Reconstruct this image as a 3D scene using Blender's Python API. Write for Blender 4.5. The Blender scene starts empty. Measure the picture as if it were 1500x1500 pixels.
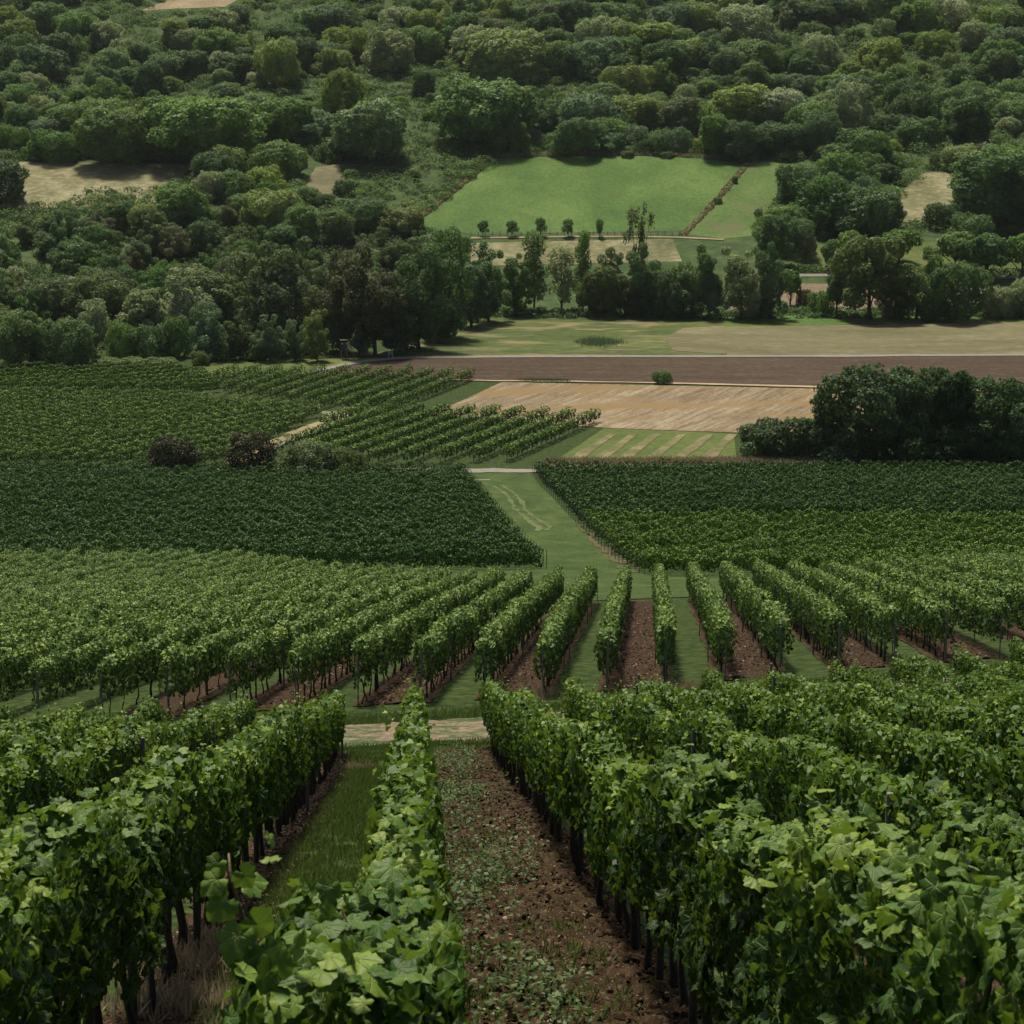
import bpy, math, random
import numpy as np
C = bpy.context.scene
COL = C.collection
random.seed(7)
R = np.random.default_rng(11)

# ------------------------------------------------------------------ camera, world, sun
PITCH = math.atan(570/3000)
CP, SP = math.cos(PITCH), math.sin(PITCH)
cd = bpy.data.cameras.new('camera')
cam = bpy.data.objects.new('camera', cd); COL.objects.link(cam)
cam.location = (0, 0, 0); cam.rotation_euler = (math.pi/2-PITCH, 0, 0)
cd.sensor_width = 25; cd.sensor_height = 25; cd.sensor_fit = 'HORIZONTAL'; cd.lens = 50
cd.clip_start = 0.5; cd.clip_end = 20000
cd.dof.use_dof = True; cd.dof.focus_distance = 55; cd.dof.aperture_fstop = 9
C.camera = cam
SUN_EL, SUN_AZ = math.radians(64), math.radians(-18)      # azimuth from +Y towards +X
w = bpy.data.worlds.new('World'); C.world = w; w.use_nodes = True
wn = w.node_tree; bg = wn.nodes['Background']
sky = wn.nodes.new('ShaderNodeTexSky'); sky.sky_type = 'NISHITA'; sky.sun_disc = False
sky.sun_elevation = SUN_EL; sky.sun_rotation = SUN_AZ; sky.dust_density = 3.0; sky.air_density = 0.7; sky.ozone_density = 1.0
wn.links.new(sky.outputs[0], bg.inputs[0]); bg.inputs[1].default_value = 0.072
sd = bpy.data.lights.new('sun', 'SUN'); sun = bpy.data.objects.new('sun', sd); COL.objects.link(sun)
sd.energy = 4.6; sd.angle = math.radians(8); sd.color = (1.0, 0.92, 0.76)
sun.rotation_euler = (math.pi/2-SUN_EL, 0, math.pi-SUN_AZ)
sun.location = (0, 0, 200)
C.view_settings.view_transform = 'Standard'; C.view_settings.look = 'None'
C.view_settings.exposure = 0.62; C.view_settings.gamma = 1.0
C.cycles.max_bounces = 6; C.cycles.diffuse_bounces = 3; C.cycles.glossy_bounces = 2
C.cycles.transmission_bounces = 3; C.cycles.transparent_max_bounces = 4
C.cycles.use_denoising = True
C.cycles.volume_bounces = 0

HAZE = 0.00002
# ------------------------------------------------------------------ terrain
def zat(v, Y):
    dy = (750-v)/3000
    return Y*(-SP+dy*CP)/(CP+dy*SP)
_pY = [-400, -60, 0, 30, 54]; _pZ = [40, 12.7, -2.86, -2.86-.2593*30, -2.86-.2593*54]
for Y, z in [(58, -17.65), (62, -18.15), (66, -18.75), (92, -23.4), (120, -28.6), (150, -34.3), (170, -37.8), (185, -40.2),
             (215, -43.6), (260, -47.8), (300, zat(692, 300)), (360, -51.0), (400, -50.1), (430, zat(525, 430)), (500, zat(465, 500)),
             (580, zat(345, 580)), (660, zat(232, 660)), (760, 16.5), (860, zat(0, 860)), (1000, 95), (1100, 118), (1300, 138), (2000, 150), (9000, 160)]:
    _pY.append(Y); _pZ.append(z)
_pY = np.array(_pY, float); _pZ = np.array(_pZ, float)
def _slopes(x, y):
    h = np.diff(x); d = np.diff(y)/h; m = np.zeros_like(y)
    m[0], m[-1] = d[0], d[-1]
    for i in range(1, len(x)-1):
        if d[i-1]*d[i] > 0:
            w1 = 2*h[i]+h[i-1]; w2 = h[i]+2*h[i-1]
            m[i] = (w1+w2)/(w1/d[i-1]+w2/d[i])
    return m
_pM = _slopes(_pY, _pZ)
def sstep(a, b, x):
    t = np.clip((x-a)/(b-a), 0, 1); return t*t*(3-2*t)
def T(x, y):
    x = np.asarray(x, float); y = np.asarray(y, float)
    yc = np.clip(y, _pY[0], _pY[-1]); i = np.clip(np.searchsorted(_pY, yc)-1, 0, len(_pY)-2)
    h = _pY[i+1]-_pY[i]; t = (yc-_pY[i])/h
    z = (_pZ[i]*(1+2*t)*(1-t)**2 + _pM[i]*h*t*(1-t)**2 + _pZ[i+1]*t*t*(3-2*t) + _pM[i+1]*h*t*t*(t-1))
    xc = np.clip(x, -80, 80)
    z = z + 0.04*xc*sstep(8, 40, y)*(1-sstep(118, 178, y))
    hill = sstep(500, 640, y)
    z = z + hill*(3.0*np.sin(x/47+.6)*np.cos(y/61) + 1.6*np.sin(x/23+y/31))*sstep(670, 720, y)
    return z
def ray(u, v):
    dx = (u-750)/3000; dy = (750-v)/3000
    return np.array([dx, CP+dy*SP, -SP+dy*CP])
_ts = np.concatenate([np.arange(4, 200, .5), np.arange(200, 1500, 1.0)])
def pix(u, v, lift=0.0):
    d = ray(u, v); P = d[None, :]*_ts[:, None]
    f = P[:, 2]-T(P[:, 0], P[:, 1])-lift
    k = np.argmax(f < 0)
    if f[k] >= 0: k = len(_ts)-1
    a, b = _ts[max(k-1, 0)], _ts[k]
    for _ in range(24):
        m = .5*(a+b); p = d*m
        if p[2]-T(p[0], p[1])-lift < 0: b = m
        else: a = m
    p = d*b
    return p[:2].copy()
def proj(p):
    x, y, z = p
    dep = y*CP-z*SP
    return 750+3000*x/dep, 750-3000*(y*SP+z*CP)/dep, 3000/dep
def at_depth(u, v, Y):
    d = ray(u, v); return d*(Y/d[1])

# ------------------------------------------------------------------ mesh helpers
def mesh(name, V, F, mats, var=None, mi=None, smooth=False, lf=None):
    """V (n,3); F list of (m,k) int arrays."""
    me = bpy.data.meshes.new(name)
    F = [np.asarray(f, np.int32) for f in F if len(f)]
    V = np.asarray(V, np.float32)
    me.vertices.add(len(V)); me.vertices.foreach_set('co', V.ravel())
    li = np.concatenate([f.ravel() for f in F]); tot = np.concatenate([np.full(len(f), f.shape[1], np.int32) for f in F])
    me.loops.add(len(li)); me.loops.foreach_set('vertex_index', li)
    me.polygons.add(len(tot)); st = np.concatenate([[0], np.cumsum(tot)[:-1]]).astype(np.int32)
    me.polygons.foreach_set('loop_start', st); me.polygons.foreach_set('loop_total', tot)
    if mi is not None: me.polygons.foreach_set('material_index', np.asarray(mi, np.int32))
    me.polygons.foreach_set('use_smooth', np.full(len(tot), bool(smooth)))
    if var is not None:
        a = me.attributes.new('var', 'FLOAT', 'FACE'); a.data.foreach_set('value', np.asarray(var, np.float32))
    if lf is not None:
        a = me.attributes.new('lf', 'FLOAT_VECTOR', 'POINT'); a.data.foreach_set('vector', np.asarray(lf, np.float32).ravel())
    for m in (mats if isinstance(mats, (list, tuple)) else [mats]): me.materials.append(m)
    me.update(calc_edges=True)
    return me
class MB:
    def __init__(s): s.v = []; s.f = {}; s.n = 0
    def add(s, V, F):
        V = np.asarray(V, float); s.v.append(V)
        for f in F:
            s.f.setdefault(len(f), []).append([i+s.n for i in f])
        s.n += len(V)
    def box(s, c, size, rz=0, tilt=None):
        a, b, h = [q/2 for q in size]
        P = np.array([[x, y, z] for z in (-h, h) for x, y in ((-a, -b), (a, -b), (a, b), (-a, b))])
        cr, sr = math.cos(rz), math.sin(rz)
        P = np.stack([P[:, 0]*cr-P[:, 1]*sr, P[:, 0]*sr+P[:, 1]*cr, P[:, 2]], 1)+np.array(c)
        s.add(P, [(0, 3, 2, 1), (4, 5, 6, 7), (0, 1, 5, 4), (1, 2, 6, 5), (2, 3, 7, 6), (3, 0, 4, 7)])
    def tube(s, pts, rad, n=6):
        pts = np.asarray(pts, float); m = len(pts)
        rad = np.broadcast_to(np.asarray(rad, float), (m,))
        V = []
        for i in range(m):
            t = pts[min(i+1, m-1)]-pts[max(i-1, 0)]; t /= (np.linalg.norm(t)+1e-9)
            a = np.cross(t, [0.3, 1, 0.1] if abs(t[2]) > .6 else [0, 0, 1]); a /= np.linalg.norm(a)+1e-9; b = np.cross(t, a)
            for k in range(n):
                q = 2*math.pi*k/n; V.append(pts[i]+rad[i]*(a*math.cos(q)+b*math.sin(q)))
        F = [(i*n+k, i*n+(k+1) % n, (i+1)*n+(k+1) % n, (i+1)*n+k) for i in range(m-1) for k in range(n)]
        F.append(tuple(range(n))[::-1]); F.append(tuple((m-1)*n+k for k in range(n)))
        s.add(V, F)
    def mesh(s, name, mats, smooth=False):
        return mesh(name, np.concatenate(s.v), [np.array(q) for q in s.f.values()], mats, smooth=smooth)
def link(name, me, parent=None, loc=None):
    o = bpy.data.objects.new(name, me); COL.objects.link(o)
    if parent is not None: o.parent = parent
    if loc is not None: o.location = loc
    return o
def tag(o, label=None, cat=None, group=None, kind=None):
    if label: o['label'] = label
    if cat: o['category'] = cat
    if group: o['group'] = group
    if kind: o['kind'] = kind
    return o
def empty(name, loc, rz=0.0):
    o = bpy.data.objects.new(name, None); COL.objects.link(o)
    o.location = loc; o.rotation_euler = (0, 0, rz); o.empty_display_size = .3
    return o

# ------------------------------------------------------------------ materials
class NT:
    def __init__(s, name):
        s.m = bpy.data.materials.new(name); s.m.use_nodes = True; s.t = s.m.node_tree; s.b = s.t.nodes['Principled BSDF']; s.out = s.t.nodes['Material Output']
    def n(s, typ, **kw):
        q = s.t.nodes.new('ShaderNode'+typ)
        for k, v in kw.items(): setattr(q, k, v)
        return q
    def l(s, a, b): s.t.links.new(a, b)
    def ramp(s, fac, stops, interp='LINEAR'):
        r = s.n('ValToRGB'); r.color_ramp.interpolation = interp; e = r.color_ramp.elements
        while len(e) < len(stops): e.new(.5)
        for q, (p, c) in zip(e, stops): q.position = p; q.color = (*c, 1)
        s.l(fac, r.inputs[0]); return r.outputs[0]
    def pos(s, scale=(1, 1, 1), rz=0.0):
        tc = s.n('TexCoord'); mp = s.n('Mapping'); mp.inputs['Scale'].default_value = scale; mp.inputs['Rotation'].default_value = (0, 0, rz)
        s.l(tc.outputs['Object'], mp.inputs[0]); return mp.outputs[0]
    def noise(s, vec, scale, detail=5, rough=.6, dist=0.0):
        q = s.n('TexNoise'); q.inputs['Scale'].default_value = scale; q.inputs['Detail'].default_value = detail
        q.inputs['Roughness'].default_value = rough; q.inputs['Distortion'].default_value = dist
        s.l(vec, q.inputs['Vector']); return q.outputs['Fac']
    def mix(s, fac, a, b, typ='MIX'):
        q = s.n('MixRGB', blend_type=typ)
        for v, i in ((fac, 0), (a, 1), (b, 2)):
            if isinstance(v, (int, float)): q.inputs[i].default_value = v
            elif isinstance(v, tuple): q.inputs[i].default_value = (*v, 1)
            else: s.l(v, q.inputs[i])
        return q.outputs[0]
    def math(s, op, a, b=0.0, clamp=False):
        q = s.n('Math', operation=op, use_clamp=clamp)
        for v, i in ((a, 0), (b, 1)):
            if isinstance(v, (int, float)): q.inputs[i].default_value = v
            else: s.l(v, q.inputs[i])
        return q.outputs[0]
    def bump(s, h, dist, strength=1.0):
        q = s.n('Bump'); q.inputs['Distance'].default_value = dist; q.inputs['Strength'].default_value = strength
        s.l(h, q.inputs['Height']); s.l(q.outputs[0], s.b.inputs['Normal'])
def leafmat(name, stops, transl=.3, tcol=(.16, .22, .03), rough=.5, spec=.35, objrand=0.0, gain=1.0, veins=False):
    s = NT(name); a = s.n('Attribute', attribute_name='var')
    stops = [(p, tuple(c*gain for c in q)) for p, q in stops]
    col = s.ramp(a.outputs['Fac'], stops)
    if veins:                                  # pale ribs running out from the leaf stalk
        lf = s.n('Attribute', attribute_name='lf'); xyz = s.n('SeparateXYZ'); s.l(lf.outputs['Vector'], xyz.inputs[0])
        ax = s.math('ABSOLUTE', xyz.outputs[0]); yy = s.math('ADD', xyz.outputs[1], .10); d = ax
        for an in (42, 88):
            c_, s_ = math.cos(math.radians(an)), math.sin(math.radians(an))
            along = s.math('ADD', s.math('MULTIPLY', ax, s_), s.math('MULTIPLY', yy, c_))
            off = s.math('ABSOLUTE', s.math('SUBTRACT', s.math('MULTIPLY', ax, c_), s.math('MULTIPLY', yy, s_)))
            d = s.math('MINIMUM', d, s.math('ADD', off, s.math('MULTIPLY', s.math('LESS_THAN', along, 0.0), 9.0)))
        vn = s.math('MULTIPLY', s.ramp(d, [(.012, (1, 1, 1)), (.035, (0, 0, 0))]), xyz.outputs[2])
        tex = s.noise(s.pos(), 38, 4, .6); col = s.mix(.55, col, s.mix(tex, (.45, .5, .4), (1.5, 1.5, 1.3)), 'MULTIPLY')
        col = s.mix(s.math('MULTIPLY', vn, .55), col, (.17, .22, .07))
        s.bump(s.math('ADD', s.math('MULTIPLY', tex, .5), s.math('MULTIPLY', vn, -.5)), .012, .7)
    if objrand:
        oi = s.n('ObjectInfo'); h = s.n('HueSaturation')
        s.l(s.math('ADD', s.math('MULTIPLY', oi.outputs['Random'], .024), .488), h.inputs['Hue'])
        s.l(s.math('ADD', s.math('MULTIPLY', s.math('FRACT', s.math('MULTIPLY', oi.outputs['Random'], 37.0)), objrand), 1-objrand/2), h.inputs['Value'])
        s.l(s.math('ADD', s.math('MULTIPLY', s.math('FRACT', s.math('MULTIPLY', oi.outputs['Random'], 91.0)), .35), .8), h.inputs['Saturation'])
        s.l(col, h.inputs['Color']); col = h.outputs[0]
    s.l(col, s.b.inputs['Base Color']); s.b.inputs['Roughness'].default_value = rough; s.b.inputs['Specular IOR Level'].default_value = spec
    tr = s.n('BsdfTranslucent'); s.l(s.mix(.6, col, tuple(c*gain for c in tcol)), tr.inputs[0])
    mx = s.n('MixShader'); mx.inputs[0].default_value = transl
    s.l(s.b.outputs[0], mx.inputs[1]); s.l(tr.outputs[0], mx.inputs[2]); s.l(mx.outputs[0], s.out.inputs[0])
    return s.m
def plain(name, col, rough=.8, noise=.35, scale=8.0, spec=.3):
    s = NT(name); n = s.noise(s.pos(), scale, 6)
    s.l(s.ramp(n, [(.25, tuple(c*(1-noise) for c in col)), (.75, tuple(c*(1+noise) for c in col))]), s.b.inputs[0])
    s.b.inputs['Roughness'].default_value = rough; s.b.inputs['Specular IOR Level'].default_value = spec; s.bump(n, .01)
    return s.m
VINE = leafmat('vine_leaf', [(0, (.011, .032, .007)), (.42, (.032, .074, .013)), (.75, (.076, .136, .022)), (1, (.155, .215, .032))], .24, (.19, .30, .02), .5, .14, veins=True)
VINE_MID = leafmat('vine_leaf_pale', [(0, (.017, .046, .013)), (.42, (.050, .104, .024)), (.75, (.115, .185, .042)), (1, (.22, .285, .065))], .18, (.19, .29, .03), .55, .13)
VINE_DARK = leafmat('vine_leaf_dark', [(0, (.008, .026, .009)), (.5, (.025, .065, .016)), (.85, (.056, .114, .026)), (1, (.11, .165, .04))], .15, (.08, .17, .02), .6, .10)
VINE_LIME = leafmat('vine_leaf_lime', [(0, (.014, .041, .008)), (.5, (.048, .104, .017)), (.85, (.115, .186, .031)), (1, (.20, .275, .048))], .16, (.15, .26, .02), .6, .10)
VINE_FAR = leafmat('vine_leaf_far', [(0, (.017, .046, .010)), (.45, (.050, .106, .020)), (.8, (.115, .185, .033)), (1, (.20, .265, .05))], .16, (.14, .24, .02), .6, .10)
YELLOWED = leafmat('yellowed_leaf', [(0, (.20, .19, .05)), (1, (.38, .33, .09))], .4, (.3, .28, .05), .6, .2)
BARK = plain('vine_bark', (.045, .034, .027), .9, .5, 30)
POSTW = plain('weathered_wood', (.15, .135, .12), .85, .35, 14)
POSTM = plain('dull_metal', (.10, .12, .125), .5, .25, 20, .5)
def soil_mat(name, a, b, c, sc=3.0, bd=.05, specks=None):
    s = NT(name); p = s.pos()
    n1 = s.noise(p, sc, 8, .68); n2 = s.noise(p, .35, 4)
    col = s.ramp(s.math('ADD', s.math('MULTIPLY', n1, .75), s.math('MULTIPLY', n2, .25)), [(.3, a), (.52, b), (.72, c)])
    if specks:
        n3 = s.noise(p, sc*9, 2, .5); col = s.mix(s.ramp(n3, [(.63, (0, 0, 0)), (.70, (1, 1, 1))]), col, specks)
    s.l(col, s.b.inputs[0]); s.b.inputs['Roughness'].default_value = .95; s.b.inputs['Specular IOR Level'].default_value = .1
    s.bump(n1, bd); return s.m
def grass_mat(name, stops, sc=1.2, big=.06, bd=.06, stretch=(1, 1, 1), mixcol=None):
    s = NT(name); p = s.pos(stretch)
    n1 = s.noise(p, sc, 8, .7); n2 = s.noise(p, big, 5, .6, .4)
    f = s.math('ADD', s.math('MULTIPLY', n1, .5), s.math('MULTIPLY', n2, .5))
    col = s.ramp(f, stops)
    if mixcol:
        n3 = s.noise(s.pos(stretch), big*2.1, 4, .6); col = s.mix(s.ramp(n3, [(mixcol[1], (0, 0, 0)), (mixcol[2], (1, 1, 1))]), col, mixcol[0])
    s.l(col, s.b.inputs[0]); s.b.inputs['Roughness'].default_value = .9; s.b.inputs['Specular IOR Level'].default_value = .12
    s.bump(n1, bd); return s.m
SOIL = soil_mat('alley_soil', (.012, .0075, .0038), (.034, .0205, .0095), (.078, .052, .028), 5.0, .06, (.17, .13, .085))
SOIL_RED = soil_mat('red_soil', (.010, .0055, .003), (.027, .0145, .0075), (.062, .037, .020), 5.0, .04, (.16, .11, .07))
DIRT = soil_mat('track_dirt', (.16, .115, .075), (.29, .215, .145), (.40, .32, .23), 4.0, .03)
GRAVEL = soil_mat('pale_gravel', (.10, .095, .078), (.165, .155, .128), (.24, .225, .19), 3.0, .02)
GRASS = grass_mat('short_grass', [(.3, (.018, .036, .010)), (.5, (.034, .060, .016)), (.68, (.070, .085, .030))], 3.0, .3, .03)
GPATH = grass_mat('mown_grass', [(.36, (.016, .032, .005)), (.5, (.031, .055, .009)), (.66, (.064, .085, .020))], 2.6, .3, .12, (1, .5, 1))

# ------------------------------------------------------------------ ground
gx = np.unique(np.concatenate([np.arange(-70, 70.1, 2), np.arange(-330, 331, 6), [s*q for s in (-1, 1) for q in (360, 400, 460, 550, 700, 1000, 1500, 2500, 4500, 8000)]]))
gy = np.unique(np.concatenate([np.arange(-60, 190, 1.5), np.arange(190, 460, 3), np.arange(460, 1101, 5), [-400, -250, -150, -100, 1130, 1180, 1250, 1400, 1700, 2200, 3000, 4500, 8900]]))
GX, GY = np.meshgrid(gx, gy); GV = np.stack([GX.ravel(), GY.ravel(), T(GX, GY).ravel()], 1)
nx = len(gx); idx = np.arange(len(GV)).reshape(GX.shape)
GF = np.stack([idx[:-1, :-1].ravel(), idx[:-1, 1:].ravel(), idx[1:, 1:].ravel(), idx[1:, :-1].ravel()], 1)
s = NT('ground_cover'); p = s.pos(); sx = s.n('SeparateXYZ'); s.l(p, sx.inputs[0])
near = s.ramp(s.noise(p, 2.2, 8, .7), [(.36, (.009, .019, .004)), (.5, (.021, .039, .007)), (.64, (.050, .060, .017))])
scrub = s.ramp(s.noise(p, .22, 8, .7), [(.3, (.018, .036, .011)), (.5, (.036, .062, .018)), (.7, (.075, .092, .032))])
f = s.n('MapRange'); f.inputs[1].default_value = 470; f.inputs[2].default_value = 520; s.l(sx.outputs[1], f.inputs[0])
s.l(s.mix(f.outputs[0], near, scrub), s.b.inputs[0]); s.b.inputs['Roughness'].default_value = .95; s.b.inputs['Specular IOR Level'].default_value = .1
s.bump(s.noise(p, 1.0, 6, .7), .15)
tag(link('ground', mesh('ground', GV, [GF], s.m, smooth=True)), kind='structure')

def sheet(name, poly, mat, lift, step, edge=0.0, rough=0.0, rsc=1.0, kind='structure', seed=0):
    """Fill a world polygon (n,2) with a draped grid; cells are clipped by snapping the boundary cells to the outline."""
    poly = np.asarray(poly, float)
    ctr = None
    x0, y0 = poly.min(0); x1, y1 = poly.max(0)
    sx_, sy_ = step if isinstance(step, tuple) else (step, step)
    ys = np.linspace(y0, y1, max(2, int((y1-y0)/sy_)+1))
    V = []; F = []; prev = None; off = 0
    rr = np.random.default_rng(seed+5)
    for y in ys:                                   # one span per scanline (polygons are y-monotone)
        xs = []
        yy = min(max(y, y0+1e-6), y1-1e-6)
        for a, b in zip(poly, np.roll(poly, -1, 0)):
            if (a[1] <= yy < b[1]) or (b[1] <= yy < a[1]): xs.append(a[0]+(yy-a[1])/(b[1]-a[1])*(b[0]-a[0]))
        xs = sorted(xs)
        V.append((xs[0], xs[-1], y))
    wmax = max(b-a for a, b, _ in V); n = max(2, int(wmax/sx_)+1)
    tt = np.linspace(0, 1, n)
    A = np.array(V)
    if edge: 
        A[:, 0] += edge*np.convolve(rr.normal(size=len(A)+4), np.ones(5)/2.2, 'valid'); A[:, 1] += edge*np.convolve(rr.normal(size=len(A)+4), np.ones(5)/2.2, 'valid')
    X = A[:, :1]+(A[:, 1:2]-A[:, :1])*tt[None]; Y = np.repeat(A[:, 2:3], n, 1)
    Z = T(X, Y)+lift
    if rough:
        ph = rr.uniform(0, 6.28, (6, 2)); k = rr.uniform(2.0, 7.0, (6, 2))*rsc
        q = sum(np.sin(X*k[i, 0]+ph[i, 0]+1.3*np.sin(Y*k[i, 1]*.6))*np.sin(Y*k[i, 1]+ph[i, 1]) for i in range(6))/3
        Z = Z+rough*np.clip(q+rr.normal(0, .55, X.shape), -1.3, 2.0)
    ii = np.arange(X.size).reshape(X.shape)
    FF = np.stack([ii[:-1, :-1].ravel(), ii[:-1, 1:].ravel(), ii[1:, 1:].ravel(), ii[1:, :-1].ravel()], 1)
    return tag(link(name, mesh(name, np.stack([X.ravel(), Y.ravel(), Z.ravel()], 1), [FF], mat, smooth=True)), kind=kind)
def pp(*uv): return np.array([pix(u, v) for u, v in uv])
def ribbon(name, pts, width, mat, lift, step=1.0, edge=0.0, seed=0):
    pts = np.asarray(pts, float); seg = np.linalg.norm(np.diff(pts, axis=0), axis=1); s = np.concatenate([[0], np.cumsum(seg)])
    q = np.linspace(0, s[-1], max(2, int(s[-1]/step)+1)); P = np.stack([np.interp(q, s, pts[:, 0]), np.interp(q, s, pts[:, 1])], 1)
    if len(pts) > 2:
        for _ in range(6): P[1:-1] = .25*P[:-2]+.5*P[1:-1]+.25*P[2:]
    t = np.gradient(P, axis=0); t /= np.linalg.norm(t, axis=1, keepdims=True); nrm = np.stack([-t[:, 1], t[:, 0]], 1)
    rr = np.random.default_rng(seed+3); W = np.interp(q, s, np.broadcast_to(width, (len(pts),)))
    jl = edge*np.convolve(rr.normal(size=len(q)+4), np.ones(5)/2.2, 'valid'); jr = edge*np.convolve(rr.normal(size=len(q)+4), np.ones(5)/2.2, 'valid')
    rows = [P+nrm*((W/2+jl)[:, None]*a if a > 0 else (W/2+jr)[:, None]*a) for a in (1, .5, 0, -.5, -1)]
    X = np.stack([r[:, 0] for r in rows], 1); Y = np.stack([r[:, 1] for r in rows], 1); Z = T(X, Y)+lift
    ii = np.arange(X.size).reshape(X.shape)
    FF = np.stack([ii[:-1, :-1].ravel(), ii[1:, :-1].ravel(), ii[1:, 1:].ravel(), ii[:-1, 1:].ravel()], 1)
    return tag(link(name, mesh(name, np.stack([X.ravel(), Y.ravel(), Z.ravel()], 1), [FF], mat, smooth=True)), kind='structure')

# ---- valley and hill fields
def stripes(name, a, b, c, scale, rz, dist=2.0, bd=.15, nsc=1.2, band=None):
    s = NT(name); p = s.pos((1, 1, 1), rz); mp = s.n('Mapping'); mp.inputs['Scale'].default_value = (.07, 1, 1); s.l(p, mp.inputs[0])
    st = s.noise(mp.outputs[0], scale*3, 5, .65, .4); st2 = s.noise(mp.outputs[0], scale*.5, 3, .5)
    n = s.noise(p, nsc, 8, .74); n2 = s.noise(p, .03, 3)
    f = s.math('ADD', s.math('ADD', s.math('MULTIPLY', st, .34), s.math('MULTIPLY', n, .38)), s.math('ADD', s.math('MULTIPLY', st2, .16), s.math('MULTIPLY', n2, .12)))
    col = s.ramp(f, [(.40, a), (.5, b), (.60, c)])
    if band:
        n4 = s.noise(s.pos((.35, 1, 1), rz), .10, 3); col = s.mix(s.ramp(n4, [(.48, (0, 0, 0)), (.62, (1, 1, 1))]), col, band)
    s.l(col, s.b.inputs[0]); s.b.inputs['Roughness'].default_value = .95; s.b.inputs['Specular IOR Level'].default_value = .1
    s.bump(f, bd); return s.m
PLOW = stripes('plowed_earth', (.026, .017, .011), (.046, .031, .020), (.078, .057, .039), .9, 0.0, 3.0, .2, .8)
STUB = stripes('stubble', (.062, .045, .024), (.138, .106, .064), (.255, .212, .145), .30, math.radians(-66), 7.0, .3, 1.6, (.16, .11, .052))
MEADOW = grass_mat('meadow_grass', [(.36, (.026, .058, .010)), (.5, (.048, .096, .016)), (.63, (.088, .135, .032))], 1.1, .05, .2, (1, .5, 1), ((.050, .068, .014), .58, .72))
MEADOW2 = grass_mat('meadow_grass_dry', [(.36, (.030, .060, .012)), (.5, (.052, .094, .018)), (.64, (.095, .125, .040))], .9, .04, .2, (1, .5, 1), ((.085, .085, .036), .54, .70))
WILD = grass_mat('wild_grass', [(.36, (.020, .036, .008)), (.49, (.050, .070, .016)), (.62, (.12, .12, .044))], .8, .06, .3, (.45, 1, 1), ((.15, .12, .062), .54, .64))
LIGHTG = grass_mat('light_grass', [(.36, (.032, .052, .009)), (.5, (.056, .078, .016)), (.64, (.105, .115, .034))], .8, .05, .12)
FALLOW = grass_mat('fallow', [(.36, (.056, .054, .024)), (.5, (.098, .090, .045)), (.63, (.17, .148, .083))], 1.0, .05, .12, (.35, 1, 1))
PALE = grass_mat('dry_grassland', [(.36, (.055, .062, .022)), (.49, (.115, .110, .050)), (.63, (.24, .22, .135))], .4, .035, .12)
DRYB = grass_mat('dry_strip', [(.3, (.11, .088, .048)), (.5, (.19, .15, .085)), (.7, (.30, .25, .15))], 1.5, .08, .15)
BARE = stripes('bare_field', (.085, .064, .040), (.135, .102, .066), (.20, .155, .105), .4, 0.0, 1.0, .1)
sheet('wild_meadow', pp((480, 523), (560, 516), (640, 492), (700, 462), (1075, 463), (1070, 521), (594, 524)), WILD, .06, 3)
sheet('fallow_field', pp((1060, 478), (1500, 472), (1640, 471), (1640, 520), (1065, 521.5)), FALLOW, .09, 3)
sheet('grass_strip', pp((1055, 463), (1640, 463), (1640, 470), (1300, 476), (1062, 479)), MEADOW, .12, 3)
sheet('dry_patch', pp((1000, 481), (1062, 478), (1075, 500), (1068, 519), (985, 515), (975, 500)), FALLOW, .13, 2, .6)
sheet('plowed_field', pp((440, 548), (520, 531), (600, 523), (1640, 520), (1640, 578), (1160, 566), (720, 558), (560, 552)), PLOW, .07, 2.5)
sheet('light_meadow', pp((280, 548), (300, 530), (560, 524), (470, 545)), LIGHTG, .06, 2.5)
sheet('stubble_field', pp((630, 607), (735, 560), (1160, 569), (1640, 580), (1640, 648), (1075, 634), (880, 627)), STUB, .06, 2.5)
HAY = grass_mat('hay', [(.38, (.055, .070, .020)), (.5, (.105, .098, .042)), (.62, (.19, .16, .085))], 1.2, .15, .15)
sheet('striped_grass', pp((800, 684), (885, 628), (1075, 635), (1080, 684)), LIGHTG, .07, 2)
for u0, u1 in ((835, 897), (868, 930), (905, 962), (945, 1000), (985, 1040), (1030, 1073)):
    ribbon('hay_windrow', [pix(u0, 679), pix(u1, 637)], [2.3, 1.4], HAY, .14, 1.5, .10, u0)
ribbon('field_road', [pix(440, 549), pix(520, 531), pix(600, 523.5), pix(800, 523), pix(1100, 522.5), pix(1650, 520)], 2.6, GRAVEL, .16, 3, .2)
ribbon('dirt_path', [pix(640, 556), pix(735, 559), pix(900, 560.5), pix(1165, 567), pix(1640, 578)], 1.6, DIRT, .18, 3, .3)
sheet('hill_meadow', pp((600, 330), (660, 285), (728, 231), (900, 227), (1097, 236), (1000, 343), (700, 344)), MEADOW, .06, 4)
sheet('hill_meadow_side', pp((1004, 346), (1101, 237), (1190, 239), (1160, 290), (1120, 349), (1060, 350)), MEADOW2, .06, 4)
sheet('pale_field', pp((690, 352), (985, 350), (1000, 385), (690, 390)), PALE, .06, 4)
sheet('pale_hillside_field', pp((-120, 310), (-120, 236), (310, 238), (250, 300)), PALE, .06, 4)
sheet('dry_clearing', pp((462, 290), (446, 268), (464, 244), (496, 240), (506, 262), (486, 292)), FALLOW, .06, 4)
sheet('dry_hill_field', pp((1265, 330), (1350, 254), (1410, 248), (1400, 320)), PALE, .06, 4)
sheet('top_clearing', pp((205, 16), (260, -4), (360, -8), (330, 10)), DRYB, .06, 4)
sheet('bare_field', pp((1050, 458), (1130, 415), (1640, 418), (1640, 450)), BARE, .06, 4)
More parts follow.
